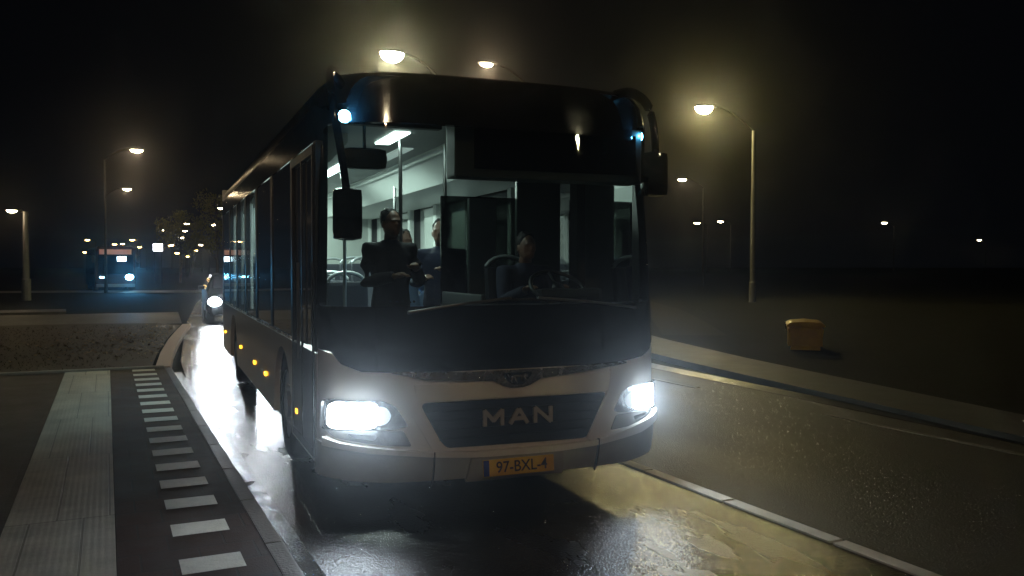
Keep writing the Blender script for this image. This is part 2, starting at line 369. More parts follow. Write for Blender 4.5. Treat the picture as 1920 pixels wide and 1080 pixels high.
def lamp_meshes(h, arm, rise, lens_mat, hs=1.0, pr=0.085, ls=1.0, pm='pole'):
    """pole along z, arm along +x"""
    P = bmesh.new()
    tube(P, [(0, 0, -0.05), (0, 0, 0.9), (0, 0, 0.95), (0, 0, h)], [pr * 1.35, pr * 1.3, pr, pr * 0.6], 12)
    pole = bpy.data.meshes.new('pole'); bmesh.ops.recalc_face_normals(P, faces=P.faces); P.to_mesh(pole); P.free(); pole.materials.append(M[pm])
    out = [('pole', pole)]
    A = bmesh.new()
    pts = [(arm * t, 0, h - 0.02 + rise * math.sin(t * math.pi / 2)) for t in [k / 8 for k in range(9)]]
    tube(A, pts, 0.04 * hs, 10)
    am = bpy.data.meshes.new('arm'); bmesh.ops.recalc_face_normals(A, faces=A.faces); A.to_mesh(am); A.free(); am.materials.append(M['arm']); out.append(('arm', am))
    H = bmesh.new(); z = h + rise
    secs = [(-0.12, 0.05, 0.05), (0.0, 0.10, 0.07), (0.25, 0.17, 0.10), (0.55, 0.17, 0.09), (0.72, 0.10, 0.04)]
    rings = []
    for (sx, wy, hz) in secs:
        ring = []
        for k in range(12):
            an = 2 * math.pi * k / 12; zz = math.sin(an) * hz * hs
            ring.append(H.verts.new((arm + sx * hs, math.cos(an) * wy * hs, z + (zz if zz > 0 else zz * 0.3))))
        rings.append(ring)
    for i in range(len(rings) - 1):
        for k in range(12): H.faces.new((rings[i][k], rings[i][(k + 1) % 12], rings[i + 1][(k + 1) % 12], rings[i + 1][k]))
    H.faces.new(rings[0]); H.faces.new(rings[-1][::-1])
    hm = bpy.data.meshes.new('lamp_head'); bmesh.ops.recalc_face_normals(H, faces=H.faces); H.to_mesh(hm); H.free(); hm.materials.append(M['lamp_shell']); out.append(('lamp_head', hm))
    Lb = bmesh.new(); ellipsoid(Lb, (arm + 0.36 * hs, 0, z - 0.03 * hs), (0.27 * hs * ls, 0.14 * hs * ls, 0.12 * hs * ls * (1.7 if ls > 1.2 else 1.0)), 16, 8)
    for v in Lb.verts: v.co.z = min(v.co.z, z - 0.02 * hs)
    lm = bpy.data.meshes.new('lamp_lens'); Lb.to_mesh(lm); Lb.free(); lm.materials.append(lens_mat)
    for p in lm.polygons: p.use_smooth = True
    out.append(('lamp_lens', lm))
    return out, Vector((arm + 0.36 * hs, 0, z - 0.24 * hs))

def street_lamp(loc, rz, meshes, lpos, label, group=None, power=0, color=(1, .8, .5), radius=0.12):
    r = empty('street_lamp', label, 'street lamp', loc, rz, group)
    for n, me in meshes:
        new_obj(n, me, r)
    if power:
        light('lamp_light', 'POINT', lpos, power, color, radius, r)
    return r

YEL = (1.0, 0.87, 0.42); WRM = (1.0, 0.74, 0.42)
tall, tl = lamp_meshes(7.9, 1.85, 1.15, M['e_big'], 1.1)
# head positions worked out from the photo: pole stands where its arm begins
def lamp_at(head, direction, meshes, lp, label, group=None, **kw):
    a = math.radians(direction)
    base = Vector((head[0], head[1], 0)) - Vector((math.cos(a), math.sin(a), 0)) * lp.x
    zoff = head[2] - lp.z
    return street_lamp((base.x, base.y, zoff), a, meshes, lp, label, group, **kw)
GL = 'street lamps along the road'
def tallset(zh, lens, arm=1.85, rise=1.15, hs=1.1, ls=1.0, pm='pole', pr=0.085): return lamp_meshes(zh + 0.24 * hs - rise, arm, rise, lens, hs, ls=ls, pm=pm, pr=pr)
ms, lp = tallset(9.1, M['e_big'], 2.0, 1.15, ls=1.45, pm='pole_pale', pr=0.13)
lamp_at((26.0, 33.26, 9.1), 155, ms, lp, 'tall street lamp with its whole pale pole in view right of the bus', power=4600, color=(1.0, 0.79, 0.27), radius=0.24)
ms, lp = tallset(9.19, M['e_big'], ls=1.5)
lamp_at((9.44, 30.05, 9.19), 180, ms, lp, 'brightest yellow street lamp, above the left half of the bus roof', power=3800, color=YEL, radius=0.28)
ms, lp = tallset(9.3, M['e_mid'], hs=1.0)
lamp_at((13.35, 30.42, 9.3), 180, ms, lp, 'smaller warm street lamp above the middle of the bus roof', power=600, color=WRM, radius=0.16)
msA, lpA = tallset(9.02, M['e_mid'], 1.4, 0.75, 1.4)
lamp_at((1.85, 61.34, 9.02), 0, msA, lpA, 'upper of the two street lamps with poles at the far left', power=260, color=WRM)
lamp_at((1.88, 92.33, 9.02), 0, msA, lpA, 'lower of the two street lamps with poles at the far left', power=220, color=WRM)
ms, lp = lamp_meshes(3.95, 0.25, 0.05, M['e_mid'], 0.8, pr=0.15, pm='pole_pale')
lamp_at((-3.79, 43.95, 4.0), 200, ms, lp, 'short thick post lamp at the left edge of the photo', power=30, color=WRM)
lamp_at((45.77, 61.52, 9.03), 160, msA, lpA, 'warm street lamp close to the right side of the bus', power=160, color=WRM)
farM, farP = lamp_meshes(7.6, 1.2, 0.5, M['e_far'], 1.9)
for p, lab in (((86.95, 112.84, 8.4), 'left lamp of the distant pair by the tall pale pole'),
               ((92.36, 113.61, 8.8), 'right lamp of the distant pair by the tall pale pole'),
               ((115.31, 100.46, 8.49), 'lone white distant lamp in the dark right part'),
               ((184.79, 133.89, 7.54), 'farthest lamp, near the right edge of the photo')):
    lamp_at(p, 170, farM, farP, lab, 'distant lamps to the right', power=0)
lowA, lowAP = lamp_meshes(4.6, 0.7, 0.3, M['e_amber'], 1.5)
lowW, lowWP = lamp_meshes(6.6, 0.7, 0.3, M['e_far'], 1.5)
AMB = {-3.0: 'leftmost small amber lamp, just above the roof corner of the distant bus',
       1.39: 'small amber lamp above the distant bus, left one of a touching pair', 2.92: 'small amber lamp above the distant bus, right one of a touching pair',
       3.98: 'small amber lamp lowest of those just right of the distant bus', 4.11: 'small amber lamp highest of those just right of the distant bus',
       6.34: 'small amber lamp nearest to the left of the lit white board', -3.37: 'lower small amber lamp by the left roof corner of the distant bus',
       17.18: 'lowest small amber lamp among the lit trees', 18.05: 'small amber lamp just above the lowest rightmost one',
       7.6: 'small amber lamp right beside the lit white board', 10.5: 'small amber lamp low down between the lit board and the lit trees',
       2.2: 'small amber lamp seen against the roof of the distant bus'}
WRL = {9.12: 'warm lamp alone at upper left of the cluster above the lit white board', 11.5: 'topmost warm lamp of the three stacked over the smaller lit tree',
       13.35: 'middle warm lamp of the three stacked over the smaller lit tree', 11.11: 'lowest warm lamp of the three over the smaller lit tree',
       13.61: 'warm lamp shining through the crown of the larger lit tree', 12.21: 'warm lamp next below the one at the rear roof edge of the bus',
       10.69: 'warm lamp at the rear roof edge of the near bus', 14.2: 'lowest warm lamp, under the crown of the larger lit tree'}
G1 = 'small amber street lamps far down the side road'; G2 = 'small warm street lamps far down the main road'
for p in ((-3.0, 167.65, 6.07), (1.39, 176.6, 5.57), (2.92, 186.98, 5.92), (3.98, 191.99, 4.95), (4.11, 164.27, 6.07), (6.34, 196.42, 5.49),
          (-3.37, 167.76, 3.92), (17.18, 213.37, 3.79), (18.05, 201.92, 4.99), (7.6, 120, 4.2), (10.5, 150, 3.6), (2.2, 150, 4.0)):
    lamp_at(p, 180, lowA, lowAP, AMB[round(p[0], 2)], G1)
for p in ((9.12, 161.94, 7.76), (11.5, 144.21, 8.16), (13.35, 171.02, 8.07), (11.11, 149.88, 6.13), (13.61, 126.58, 7.29), (12.21, 105.12, 8.23), (10.69, 83.7, 8.42), (14.2, 150, 5.0)):
    lamp_at(p, 180, lowW, lowWP, WRL[round(p[0], 2)], G2)
# lamps behind the camera that light the pavement and the front of the bus
ms, lp = tallset(8.6, M['e_big'])
lamp_at((-3.0, -7.0, 8.6), 0, ms, lp, 'street lamp behind the photographer, lighting the pavement and the bus front', power=520, color=(1.0, 0.66, 0.38))
ms2, lp2 = tallset(8.8, M['e_big'])
lamp_at((14.0, -10.0, 9.4), 180, ms2, lp2, 'street lamp across the road behind the photographer', power=90, color=YEL)

# ------------------------------------------------------------------ the bus
BUS = empty('city_bus', 'large white and black city bus coming towards the camera with lit headlights', 'bus', (2.5296, 5.3504, 0), R(-2.984))
def rake(z):
    if z < 0.45: return 0.05 * ((0.45 - z) / .2) ** 2
    if z < 1.0: return 0.0
    return 0.14 * ((z - 1.0) / 2.0) ** 1.6 + 0.03 * (z - 1.0)
def wid(z): return 1.275 - 0.05 * max(0, (z - 1.2) / 1.8) ** 2
DEP = 0.45
def S(s, z, off=0.0):
    def raw(s, z):
        th = s * math.pi / 2
        sn = math.sin(abs(th)) ** (2 / 3.2); cs = max(0.0, math.cos(th)) ** (2 / 2.2)
        return Vector((math.copysign(wid(z) * sn, s), -0.13 + DEP * (1 - cs) + rake(z), z))
    p = raw(s, z)
    if off:
        e = 0.004; s0, s1 = max(-0.9995, s - e), min(0.9995, s + e)
        n = (raw(s1, z) - raw(s0, z)).cross(raw(s, z + e) - raw(s, z - e))
        n.normalize(); p = p + n * off
    return p
def s_of(x, z):
    u = min(1.0, abs(x) / wid(z)); return math.copysign(2 / math.pi * math.asin(u ** 1.6), x)
def dens(poly, step=0.06):
    out = []
    for i in range(len(poly)):
        a = Vector(poly[i]); b = Vector(poly[(i + 1) % len(poly)]); n = max(1, int((b - a).length / step))
        out += [tuple(a.lerp(b, k / n)) for k in range(n)]
    return out
def rounded(poly, r, n=4):
    out = []
    for i in range(len(poly)):
        p = Vector(poly[i]); a = Vector(poly[i - 1]) - p; b = Vector(poly[(i + 1) % len(poly)]) - p
        rr = min(r, a.length * .45, b.length * .45); A = p + a.normalized() * rr; B = p + b.normalized() * rr
        for k in range(n + 1):
            t = k / n; out.append(tuple(A.lerp(p, t).lerp(p.lerp(B, t), t)))
    return out
def patch(name, poly, off, thick, m, parent=None, smooth=True, ins=True):
    """piece of bodywork lying on the curved front; poly in (x, z)"""
    bm = bmesh.new()
    pl = [(s_of(x, z), z) for x, z in dens(poly)]
    cl = []
    for q in pl:
        if not cl or (Vector(q) - Vector(cl[-1])).length > 1e-4: cl.append(q)
    bm.faces.new([bm.verts.new((s, z, 0)) for s, z in cl])
    s = -0.975
    while s < 1.0:
        bmesh.ops.bisect_plane(bm, geom=bm.verts[:] + bm.edges[:] + bm.faces[:], plane_co=(s, 0, 0), plane_no=(1, 0, 0)); s += 0.05
    z = 0.2
    zs = [p[1] for p in cl]
    while z < 3.1:
        if min(zs) < z < max(zs): bmesh.ops.bisect_plane(bm, geom=bm.verts[:] + bm.edges[:] + bm.faces[:], plane_co=(0, z, 0), plane_no=(0, 1, 0))
        z += 0.1
    bmesh.ops.triangulate(bm, faces=[f for f in bm.faces if len(f.verts) > 4])
    bound = [e for e in bm.edges if len(e.link_faces) == 1]
    sz = {v: (v.co.x, v.co.y) for v in bm.verts}
    inner = {}
    if thick:
        for e in bound:
            for v in e.verts:
                if v not in inner: inner[v] = bm.verts.new(S(*sz[v], off - thick))
    for v, q in sz.items(): v.co = S(q[0], q[1], off)
    if thick:
        for e in bound: bm.faces.new((e.verts[0], e.verts[1], inner[e.verts[1]], inner[e.verts[0]]))
    o = finish(name, bm, m, parent or BUS)
    if smooth:
        for p in o.data.polygons: p.use_smooth = True
        o.data.set_sharp_from_angle(angle=R(40))
    return o

W = 1.2745
# base skin (white) from bumper to mask
grille_poly = [(-0.685, 0.775), (-0.545, 0.515), (-0.505, 0.472), (0.515, 0.462), (0.60, 0.50), (0.705, 0.775)]
patch('front_panel', [(-W, 0.43), (W, 0.43), (W, 1.12), (1.20, 1.10), (1.15, 1.045), (1.05, 1.0), (0.8, 0.975), (-0.8, 0.975), (-1.05, 0.985), (-1.15, 1.03), (-1.2, 1.10), (-W, 1.12)], 0.0, 0.02, M['paint'])
mask_poly = [(-W, 1.41), (-W, 1.125), (-1.215, 1.115), (-1.16, 1.035), (-1.05, 0.99), (-0.8, 0.98), (0.8, 0.98), (1.05, 1.005), (1.16, 1.05), (1.215, 1.115), (W, 1.125), (W, 1.41)]
patch('lower_mask', mask_poly, 0.004, 0.03, M['gloss'])
g = patch('grille', rounded(grille_poly, 0.05), 0.006, 0.02, M['grille'])
for z in (0.53, 0.59, 0.65, 0.71):
    hw = 0.54 + (z - 0.5) * 0.5
    patch('grille_slat', [(-hw, z - 0.006), (hw, z - 0.006), (hw, z + 0.006), (-hw, z + 0.006)], 0.013, 0.01, M['grille'], g)
# raised V frame beside the grille
for sx in (-1, 1):
    vf = [(-0.86, 0.97), (-0.80, 0.97), (-0.66, 0.775), (-0.685, 0.775), (-0.50, 0.445), (-0.595, 0.445), (-0.79, 0.80)]
    vf = [(-0.868, 0.968), (-0.735, 0.968), (-0.70, 0.782), (-0.525, 0.462), (-0.585, 0.430), (-0.785, 0.79)]
    patch('grille_surround', [(sx * -x if sx > 0 else x, z) for x, z in vf], 0.022, 0.022, M['paint'])
patch('upper_band', [(-0.72, 0.90), (-0.15, 0.905), (-0.09, 0.862), (0.06, 0.858), (0.14, 0.905), (0.74, 0.925), (0.70, 0.785), (-0.70, 0.785)], 0.016, 0.016, M['paint'])
# chrome strip with the badge in the middle
patch('chrome_trim', [(-0.86, 0.978), (-0.64, 0.932), (-0.19, 0.906), (-0.11, 0.866), (-0.06, 0.853), (0.03, 0.853), (0.08, 0.866), (0.16, 0.907), (0.45, 0.934), (0.86, 0.972), (0.86, 0.985), (0.40, 0.972), (-0.40, 0.972), (-0.84, 0.986)], 0.03, 0.03, M['chrome'])
badge = patch('badge_plate', rounded([(-0.135, 0.955), (-0.06, 0.872), (0.03, 0.872), (0.105, 0.955)], 0.03), 0.034, 0.01, M['gloss'])
# striding animal emblem drawn with short bars
bm = bmesh.new()
def sp(x, z, off=0.042): return S(s_of(x, z), z, off)
for pts, r in (([(-0.065, .92), (-0.03, .932), (0.01, .930), (0.035, .938)], 0.008), ([(0.035, .938), (0.055, .93)], 0.010), ([(-0.055, .92), (-0.065, .90), (-0.055, .887)], 0.004),
               ([(-0.035, .92), (-0.03, .90), (-0.018, .887)], 0.004), ([(0.01, .925), (0.015, .90), (0.03, .89)], 0.004), ([(0.03, .925), (0.045, .905), (0.058, .90)], 0.004), ([(-0.065, .922), (-0.085, .93), (-0.09, .945)], 0.003)):
    tube(bm, [sp(*p) for p in pts], r, 8)
finish('emblem', bm, M['chrome'], badge, smooth=True)
# bumper
patch('bumper_lip', [(-1.24, 0.50), (-1.0, 0.465), (-0.595, 0.425), (-0.3, 0.405), (0.3, 0.400), (0.60, 0.412), (1.0, 0.455), (1.24, 0.52), (1.25, 0.585), (1.12, 0.55), (0.9, 0.505), (0.60, 0.445), (0.3, 0.438), (-0.3, 0.440), (-0.595, 0.455), (-0.9, 0.49), (-1.15, 0.525), (-1.24, 0.555)], 0.045, 0.05, M['paint'])
patch('lower_bumper', [(-W, 0.29), (-0.9, 0.265), (0.9, 0.245), (W, 0.27), (W, 0.52), (1.0, 0.46), (0.6, 0.415), (-0.6, 0.425), (-1.0, 0.46), (-W, 0.52)], 0.02, 0.05, mat('bumper_paint', (0.33, 0.32, 0.29), 0.4, var=0.2, vscale=5, bump=0.05, bscale=20))
for x in (-0.595, 0.61):
    patch('bumper_seam', [(x - 0.004, 0.235), (x + 0.004, 0.235), (x + 0.004, 0.455), (x - 0.004, 0.455)], 0.0475, 0.02, M['black'])
for sx in (-1, 1):
    def mx(poly): return [(x * sx * -1, z) for x, z in poly]   # polygons given for the camera-left (negative x) side
    def P2(poly): return poly if sx < 0 else [(-x, z) for x, z in poly]
    rec = patch('fog_lamp_recess', P2(rounded([(-1.235, 0.585), (-1.20, 0.55), (-0.9, 0.505), (-0.735, 0.495), (-0.79, 0.60), (-1.235, 0.615)], 0.02)), 0.006, 0.012, M['grime'])
    patch('fog_lamp', P2(rounded([(-1.13, 0.585), (-1.10, 0.56), (-0.97, 0.54), (-0.95, 0.575)], 0.015)), 0.012, 0.008, M['refl'], rec)
    hp = rounded([(-1.245, 0.805), (-0.92, 0.80), (-0.84, 0.765), (-0.755, 0.628), (-0.90, 0.612), (-1.255, 0.60)], 0.03)
    hl = patch('headlight', P2(hp), 0.008, 0.02, M['refl'])
    patch('daytime_lamp', P2(rounded([(-1.225, 0.785), (-0.96, 0.785), (-0.925, 0.70), (-0.96, 0.622), (-1.235, 0.612)], 0.05)), 0.016, 0.01, M['e_head'], hl)
    patch('high_beam', P2(rounded([(-0.955, 0.765), (-0.895, 0.755), (-0.86, 0.70), (-0.895, 0.645), (-0.955, 0.635)], 0.03)), 0.016, 0.01, M['e_headdim'], hl)
    patch('lens_cover', P2(hp), 0.032, 0.02, M['lensglass'], hl)
    q = S(s_of(sx * 1.05, 0.70), 0.70, 0.0) + Vector((0, -0.09, 0))
    light('headlight_beam', 'SPOT', q, 1050, (0.70, 0.86, 1.0), 0.045, BUS, (R(-102), 0, R(-12 if sx < 0 else -20)), 44, 1.0)
# number plate and its holder
patch('plate_holder', [(-0.37, 0.250), (0.345, 0.248), (0.325, 0.40), (-0.345, 0.402)], 0.045, 0.03, mat('plate_holder_grey', (0.30, 0.29, 0.26), 0.5, var=0.2))
bm = bmesh.new(); box(bm, -0.26, 0.26, -0.006, 0.006, -0.056, 0.056, 0.004)
pl = finish('licence_plate', bm, M['plate'], BUS)
pc = S(0.0, 0.325, 0.0); pl.location = (-0.01, pc.y - 0.062, 0.322); pl.rotation_euler = (R(-6), 0, 0)
bm = bmesh.new(); box(bm, -0.258, -0.218, -0.0085, 0.0, -0.053, 0.053)
finish('country_band', bm, M['plateblue'], pl)
def text_mesh(txt, size, depth, m, parent, name, loc, rot, sx=1.0, bold=0.0, align='CENTER'):
    cu = bpy.data.curves.new(name, 'FONT'); cu.body = txt; cu.size = size; cu.extrude = depth; cu.align_x = align; cu.align_y = 'CENTER'; cu.offset = bold
    tmp = bpy.data.objects.new('tmp', cu); COL.objects.link(tmp)
    me = bpy.data.meshes.new_from_object(tmp.evaluated_get(bpy.context.evaluated_depsgraph_get()))
    bpy.data.objects.remove(tmp)
    for v in me.vertices: v.co.x *= sx
    me.materials.clear(); me.materials.append(m)
    o = new_obj(name, me, parent, loc); o.rotation_euler = rot
    return o
text_mesh('97-BXL-4', 0.105, 0.001, M['ink'], pl, 'plate_number', (0.02, -0.0085, -0.002), (R(90), 0, 0), 0.92, 0.001)
STROKES = {'M': [[(-.062, 0), (-.062, .1)], [(-.062, .1), (0, .03)], [(0, .03), (.062, .1)], [(.062, .1), (.062, 0)]],
           'A': [[(-.064, 0), (0, .1)], [(0, .1), (.064, 0)], [(-.036, .035), (.036, .035)]],
           'N': [[(-.058, 0), (-.058, .1)], [(-.058, .1), (.058, 0)], [(.058, 0), (.058, .1)]]}
for ch, x in (('M', -0.185), ('A', 0.0), ('N', 0.18)):
    bm = bmesh.new()
    for (ax, az), (bx_, bz) in STROKES[ch]:
        y0 = S(s_of(x, 0.655), 0.655, 0.016).y
        d = Vector((bx_ - ax, bz - az)); n_ = Vector((-d.y, d.x)).normalized() * 0.0125; e_ = d.normalized() * (0.0 if ch == 'A' else 0.004)
        a_ = Vector((x + ax, 0.605 + az)) - e_; b_ = Vector((x + bx_, 0.605 + bz)) + e_
        prism(bm, [tuple(a_ + n_), tuple(b_ + n_), tuple(b_ - n_), tuple(a_ - n_)], 'y', y0 - 0.012 - 0.0006 * len(bm.verts) * 0.1, y0 + 0.01)
    finish('badge_letter', bm, M['letter'], BUS)

# windscreen and header
ws = [(-1.262, 1.415), (1.262, 1.415), (1.235, 2.62), (-1.235, 2.62)]
patch('windscreen', ws, 0.0, 0.0, M['windscreen'])
hd = [(-1.24, 2.625), (1.24, 2.625), (1.225, 2.80), (1.13, 2.93), (0.9, 2.965), (-0.9, 2.965), (-1.13, 2.93), (-1.225, 2.80)]
patch('header_panel', hd, 0.004, 0.04, M['gloss'])
for sx in (-1, 1):   # A pillars, dark
    patch('corner_pillar', [(sx * 1.263, 1.412), (sx * W, 1.412), (sx * 1.236, 2.80), (sx * 1.222, 2.80)] if sx > 0 else [(-W, 1.412), (-1.263, 1.412), (-1.222, 2.80), (-1.236, 2.80)], 0.006, 0.05, M['gloss'])
    bm = bmesh.new(); q = S(s_of(1.11 if sx < 0 else 1.14, 2.665), 2.665, 0.0); q.x = -q.x if sx < 0 else q.x
    tube(bm, [q + Vector((0, 0.02, 0)), q + Vector((0, -0.02, 0))], 0.045, 16)
    hz = finish('upper_marker_lamp', bm, M['black'], BUS)
    bm = bmesh.new(); ellipsoid(bm, q + Vector((0, -0.024, 0)), (0.042, 0.022, 0.042))
    finish('marker_lens', bm, M['e_blue'], hz, smooth=True)
    light('marker_light', 'POINT', q + Vector((0, -0.05, 0)), 8 if sx < 0 else 4, (0.10, 0.55, 1.0), 0.012, BUS)

# flanks
BL = 9.6
wheel_y = (2.12, 7.4)
def flank(sx):
    X = sx * 1.275; t = -sx * 0.05
    z0, zb = 0.33, 1.08
    # lower panel with wheel arches
    poly = [(0.33, zb), (0.33, z0)]
    for wy in wheel_y:
        poly.append((wy - 0.56, z0))
        for k in range(1, 12):
            a = math.pi - math.pi * k / 12; poly.append((wy + 0.56 * math.cos(a), 0.42 + 0.56 * math.sin(a)))
        poly.append((wy + 0.56, z0))
    poly += [(BL, z0), (BL, zb)]
    door = sx < 0
    bm = bmesh.new()
    prism(bm, poly, 'x', X, X + t)
    finish('side_panel', bm, M['paint'], BUS)
    bm = bmesh.new(); box(bm, min(X, X - t * .1), max(X, X - t * .1), 1.52, BL - 0.05, 1.085, 1.11)
    finish('waist_strip', bm, M['chrome'], BUS)
    # cantrail and pillars
    bm = bmesh.new(); box(bm, min(X, X + t), max(X, X + t), 0.34, BL, 2.52, 2.76)
    finish('cantrail', bm, M['gloss'], BUS)
    xs = [0.34, 1.48, 2.84, 4.20, 5.48, 6.76, 8.04, 9.48]
    for k, yy in enumerate(xs):
        bm = bmesh.new(); w2 = 0.07
        a, b = (yy, yy + 0.1) if k == 0 else (yy - w2, yy + w2)
        box(bm, min(X, X + t), max(X, X + t), a, b, 1.11 if k > 1 or not door else 1.09, 2.518)
        finish('window_pillar', bm, M['black'], BUS)
    # pale inner linings of the pillars, seen lit from the saloon
    for yy in xs[2:]:
        bm = bmesh.new(); xi = X + t * 1.06
        box(bm, min(xi, xi + t * 1.4), max(xi, xi + t * 0.7), yy - 0.045, yy + 0.065, 1.15, 2.50, 0.015)
        finish('pillar_lining', bm, M['trim'], BUS)
    for k in range(1 if not door else 1, len(xs) - 1):
        bm = bmesh.new(); xg = X + t * 0.15
        vs = [bm.verts.new(p) for p in ((xg, xs[k] + 0.07, 1.115), (xg, xs[k + 1] - 0.07, 1.115), (xg, xs[k + 1] - 0.07, 2.515), (xg, xs[k] + 0.07, 2.515))]
        bm.faces.new(vs); finish('side_window', bm, M['glass'], BUS)
    # front cab window or door
    bm = bmesh.new(); xg = X + t * 0.2
    zlo = 1.115
    bm.faces.new([bm.verts.new(p) for p in ((xg, 0.44, zlo), (xg, 1.41, zlo), (xg, 1.41, 2.515), (xg, 0.44, 2.515))])
    finish('side_window', bm, M['glass'], BUS)
    if door:
        d = bmesh.new(); xd = X - 0.012
        for a, b in ((0.42, 0.46), (0.90, 0.94), (1.38, 1.42)): box(d, xd, xd + 0.011, a, b, 0.36, 2.5)
        box(d, xd, xd + 0.011, 0.46, 1.38, 2.44, 2.5); box(d, xd, xd + 0.011, 0.46, 1.38, 0.36, 0.42)
        dr = finish('front_door', d, M['black'], BUS)
        hb = bmesh.new(); tube(hb, [(xd - 0.03, 0.87, 1.0), (xd - 0.03, 0.87, 1.7)], 0.014, 8); finish('handle', hb, M['steel'], dr)
        dp = bmesh.new(); box(dp, xd + 0.003, xd + 0.009, 0.461, 1.379, 0.421, 1.084); finish('door_panel', dp, M['grime'], dr)
    # wheels
    for wy in wheel_y:
        bm = bmesh.new()
        prof = [(0.30, 0), (0.44, 0.005), (0.47, 0.03), (0.475, 0.14), (0.47, 0.26), (0.44, 0.285), (0.30, 0.29)]
        ring = []
        for k in range(36):
            an = 2 * math.pi * k / 36
            ring.append([bm.verts.new((X + t * 0.8 - sx * d_, wy + r_ * math.cos(an), 0.475 + r_ * math.sin(an))) for r_, d_ in prof])
        for k in range(36):
            for j in range(len(prof) - 1): bm.faces.new((ring[k][j], ring[(k + 1) % 36][j], ring[(k + 1) % 36][j + 1], ring[k][j + 1]))
        wl = finish('wheel', bm, M['rubber'], BUS, smooth=True)
        bm = bmesh.new(); c0 = X + t * 1.2
        tube(bm, [(c0, wy, 0.475), (c0 - sx * 0.06, wy, 0.475)], 0.30, 28)
        tube(bm, [(c0 + sx * 0.03, wy, 0.475), (c0 - sx * 0.02, wy, 0.475)], 0.12, 18)
        for k in range(10):
            an = k * math.pi / 5; tube(bm, [(c0 + sx * 0.012, wy + .17 * math.cos(an), .475 + .17 * math.sin(an)), (c0 - .002 * sx, wy + .17 * math.cos(an), .475 + .17 * math.sin(an))], 0.014, 8)
        finish('rim', bm, M['steel'], wl)
        bm = bmesh.new()
        for k in range(14):
            a0 = math.pi * k / 14; a1 = math.pi * (k + 1) / 14
            q = [(wy + .57 * math.cos(a), .42 + .57 * math.sin(a)) for a in (a0, a1)]
            bm.faces.new([bm.verts.new(v) for v in ((X, *q[0]), (X, *q[1]), (X - sx * 0.5, *q[1]), (X - sx * .5, *q[0]))])
        finish('wheel_arch', bm, M['black'], BUS)
for sx in (-1, 1): flank(sx)
for yy, z in ((1.20, 0.56), (3.34, 0.60), (4.42, 0.60), (6.19, 0.62), (9.0, 0.62)):
    bm = bmesh.new(); w_ = 0.045 if yy > 1.3 else 0.035
    box(bm, -1.292, -1.276, yy - w_, yy + w_, z - 0.018, z + 0.018, 0.006)
    finish('side_marker', bm, M['e_orange'], BUS)
# roof: rounded edges, front dome joining the header
bm = bmesh.new(); rows = []
sec = [(-1.275, 2.74)] + [(-1.275 + 0.22 * (1 - math.cos(a)), 2.76 + 0.22 * math.sin(a)) for a in [R(15 * k) for k in range(0, 7)]]
sec = sec + [(-0.6, 3.0), (0, 3.01), (0.6, 3.0)] + [(-x, z) for x, z in sec[::-1]]
ysec = [(0.10, 0.90, -0.05), (0.18, 0.945, -0.02), (0.34, 0.99, -0.005), (0.6, 1.0, 0), (3, 1, 0), (6, 1, 0), (9, 1, 0), (BL - 0.2, 1, 0), (BL, 0.97, -0.05)]
for yy, k, dz in ysec: rows.append([bm.verts.new((x * k * (0.97 if yy < 0.3 else 1), yy, z + dz if z > 2.8 else z)) for x, z in sec])
for i in range(len(rows) - 1):
    for j in range(len(sec) - 1): bm.faces.new((rows[i][j], rows[i][j + 1], rows[i + 1][j + 1], rows[i + 1][j]))
roof = finish('roof', bm, mat('dark_roof_paint', (0.02, 0.02, 0.022), 0.35, var=0.2, vscale=3), BUS, smooth=True)
bm = bmesh.new(); box(bm, -0.85, 0.85, 4.5, 7.0, 2.99, 3.14, 0.06); finish('roof_unit', bm, M['paint'], roof)
bm = bmesh.new(); box(bm, -1.27, 1.27, BL - 0.02, BL + 0.04, 0.33, 2.95, 0.015); finish('rear_panel', bm, M['paint'], BUS)
bm = bmesh.new(); box(bm, -1.2, 1.2, 0.25, BL - 0.05, 0.27, 0.36); finish('underbody', bm, M['black'], BUS)

# mirrors on curved arms
for sx in (-1, 1):
    bm = bmesh.new()
    if sx < 0: pts = [(-1.12, 0.20, 2.86), (-1.22, 0.02, 2.93), (-1.27, -0.14, 2.86), (-1.27, -0.24, 2.66), (-1.22, -0.27, 2.35), (-1.19, -0.27, 2.12)]
    else: pts = [(0.90, 0.15, 2.95), (0.96, 0.02, 2.96), (1.02, -0.12, 2.86), (1.04, -0.18, 2.68), (1.04, -0.20, 2.46)]
    sm = []
    for i in range(len(pts) - 1):
        for k in range(4): sm.append(Vector(pts[i]).lerp(Vector(pts[i + 1]), k / 4))
    sm.append(Vector(pts[-1]))
    for _ in range(3): sm = [sm[0]] + [(sm[i - 1] + sm[i] * 2 + sm[i + 1]) / 4 for i in range(1, len(sm) - 1)] + [sm[-1]]
    tube(bm, sm, 0.024, 12, flat=1.5)
    am = finish('mirror_arm', bm, M['gloss'], BUS, smooth=True)
    c = Vector((-1.185, -0.26, 1.99)) if sx < 0 else Vector((1.03, -0.20, 2.33))
    bm = bmesh.new(); box(bm, c.x - 0.09, c.x + 0.09, c.y - 0.06, c.y + 0.06, c.z - 0.16, c.z + 0.16, 0.059)
    mh = finish('mirror_housing', bm, M['gloss'], BUS, smooth=True); mh.data.set_sharp_from_angle(angle=R(50))
    bm = bmesh.new(); box(bm, c.x - 0.07, c.x + 0.07, c.y + 0.058, c.y + 0.064, c.z - 0.13, c.z + 0.13, 0.002)
    finish('mirror_glass', bm, M['chrome'] if False else mat('mirror_silver', (0.7, 0.72, 0.74), 0.03, 1.0), mh)
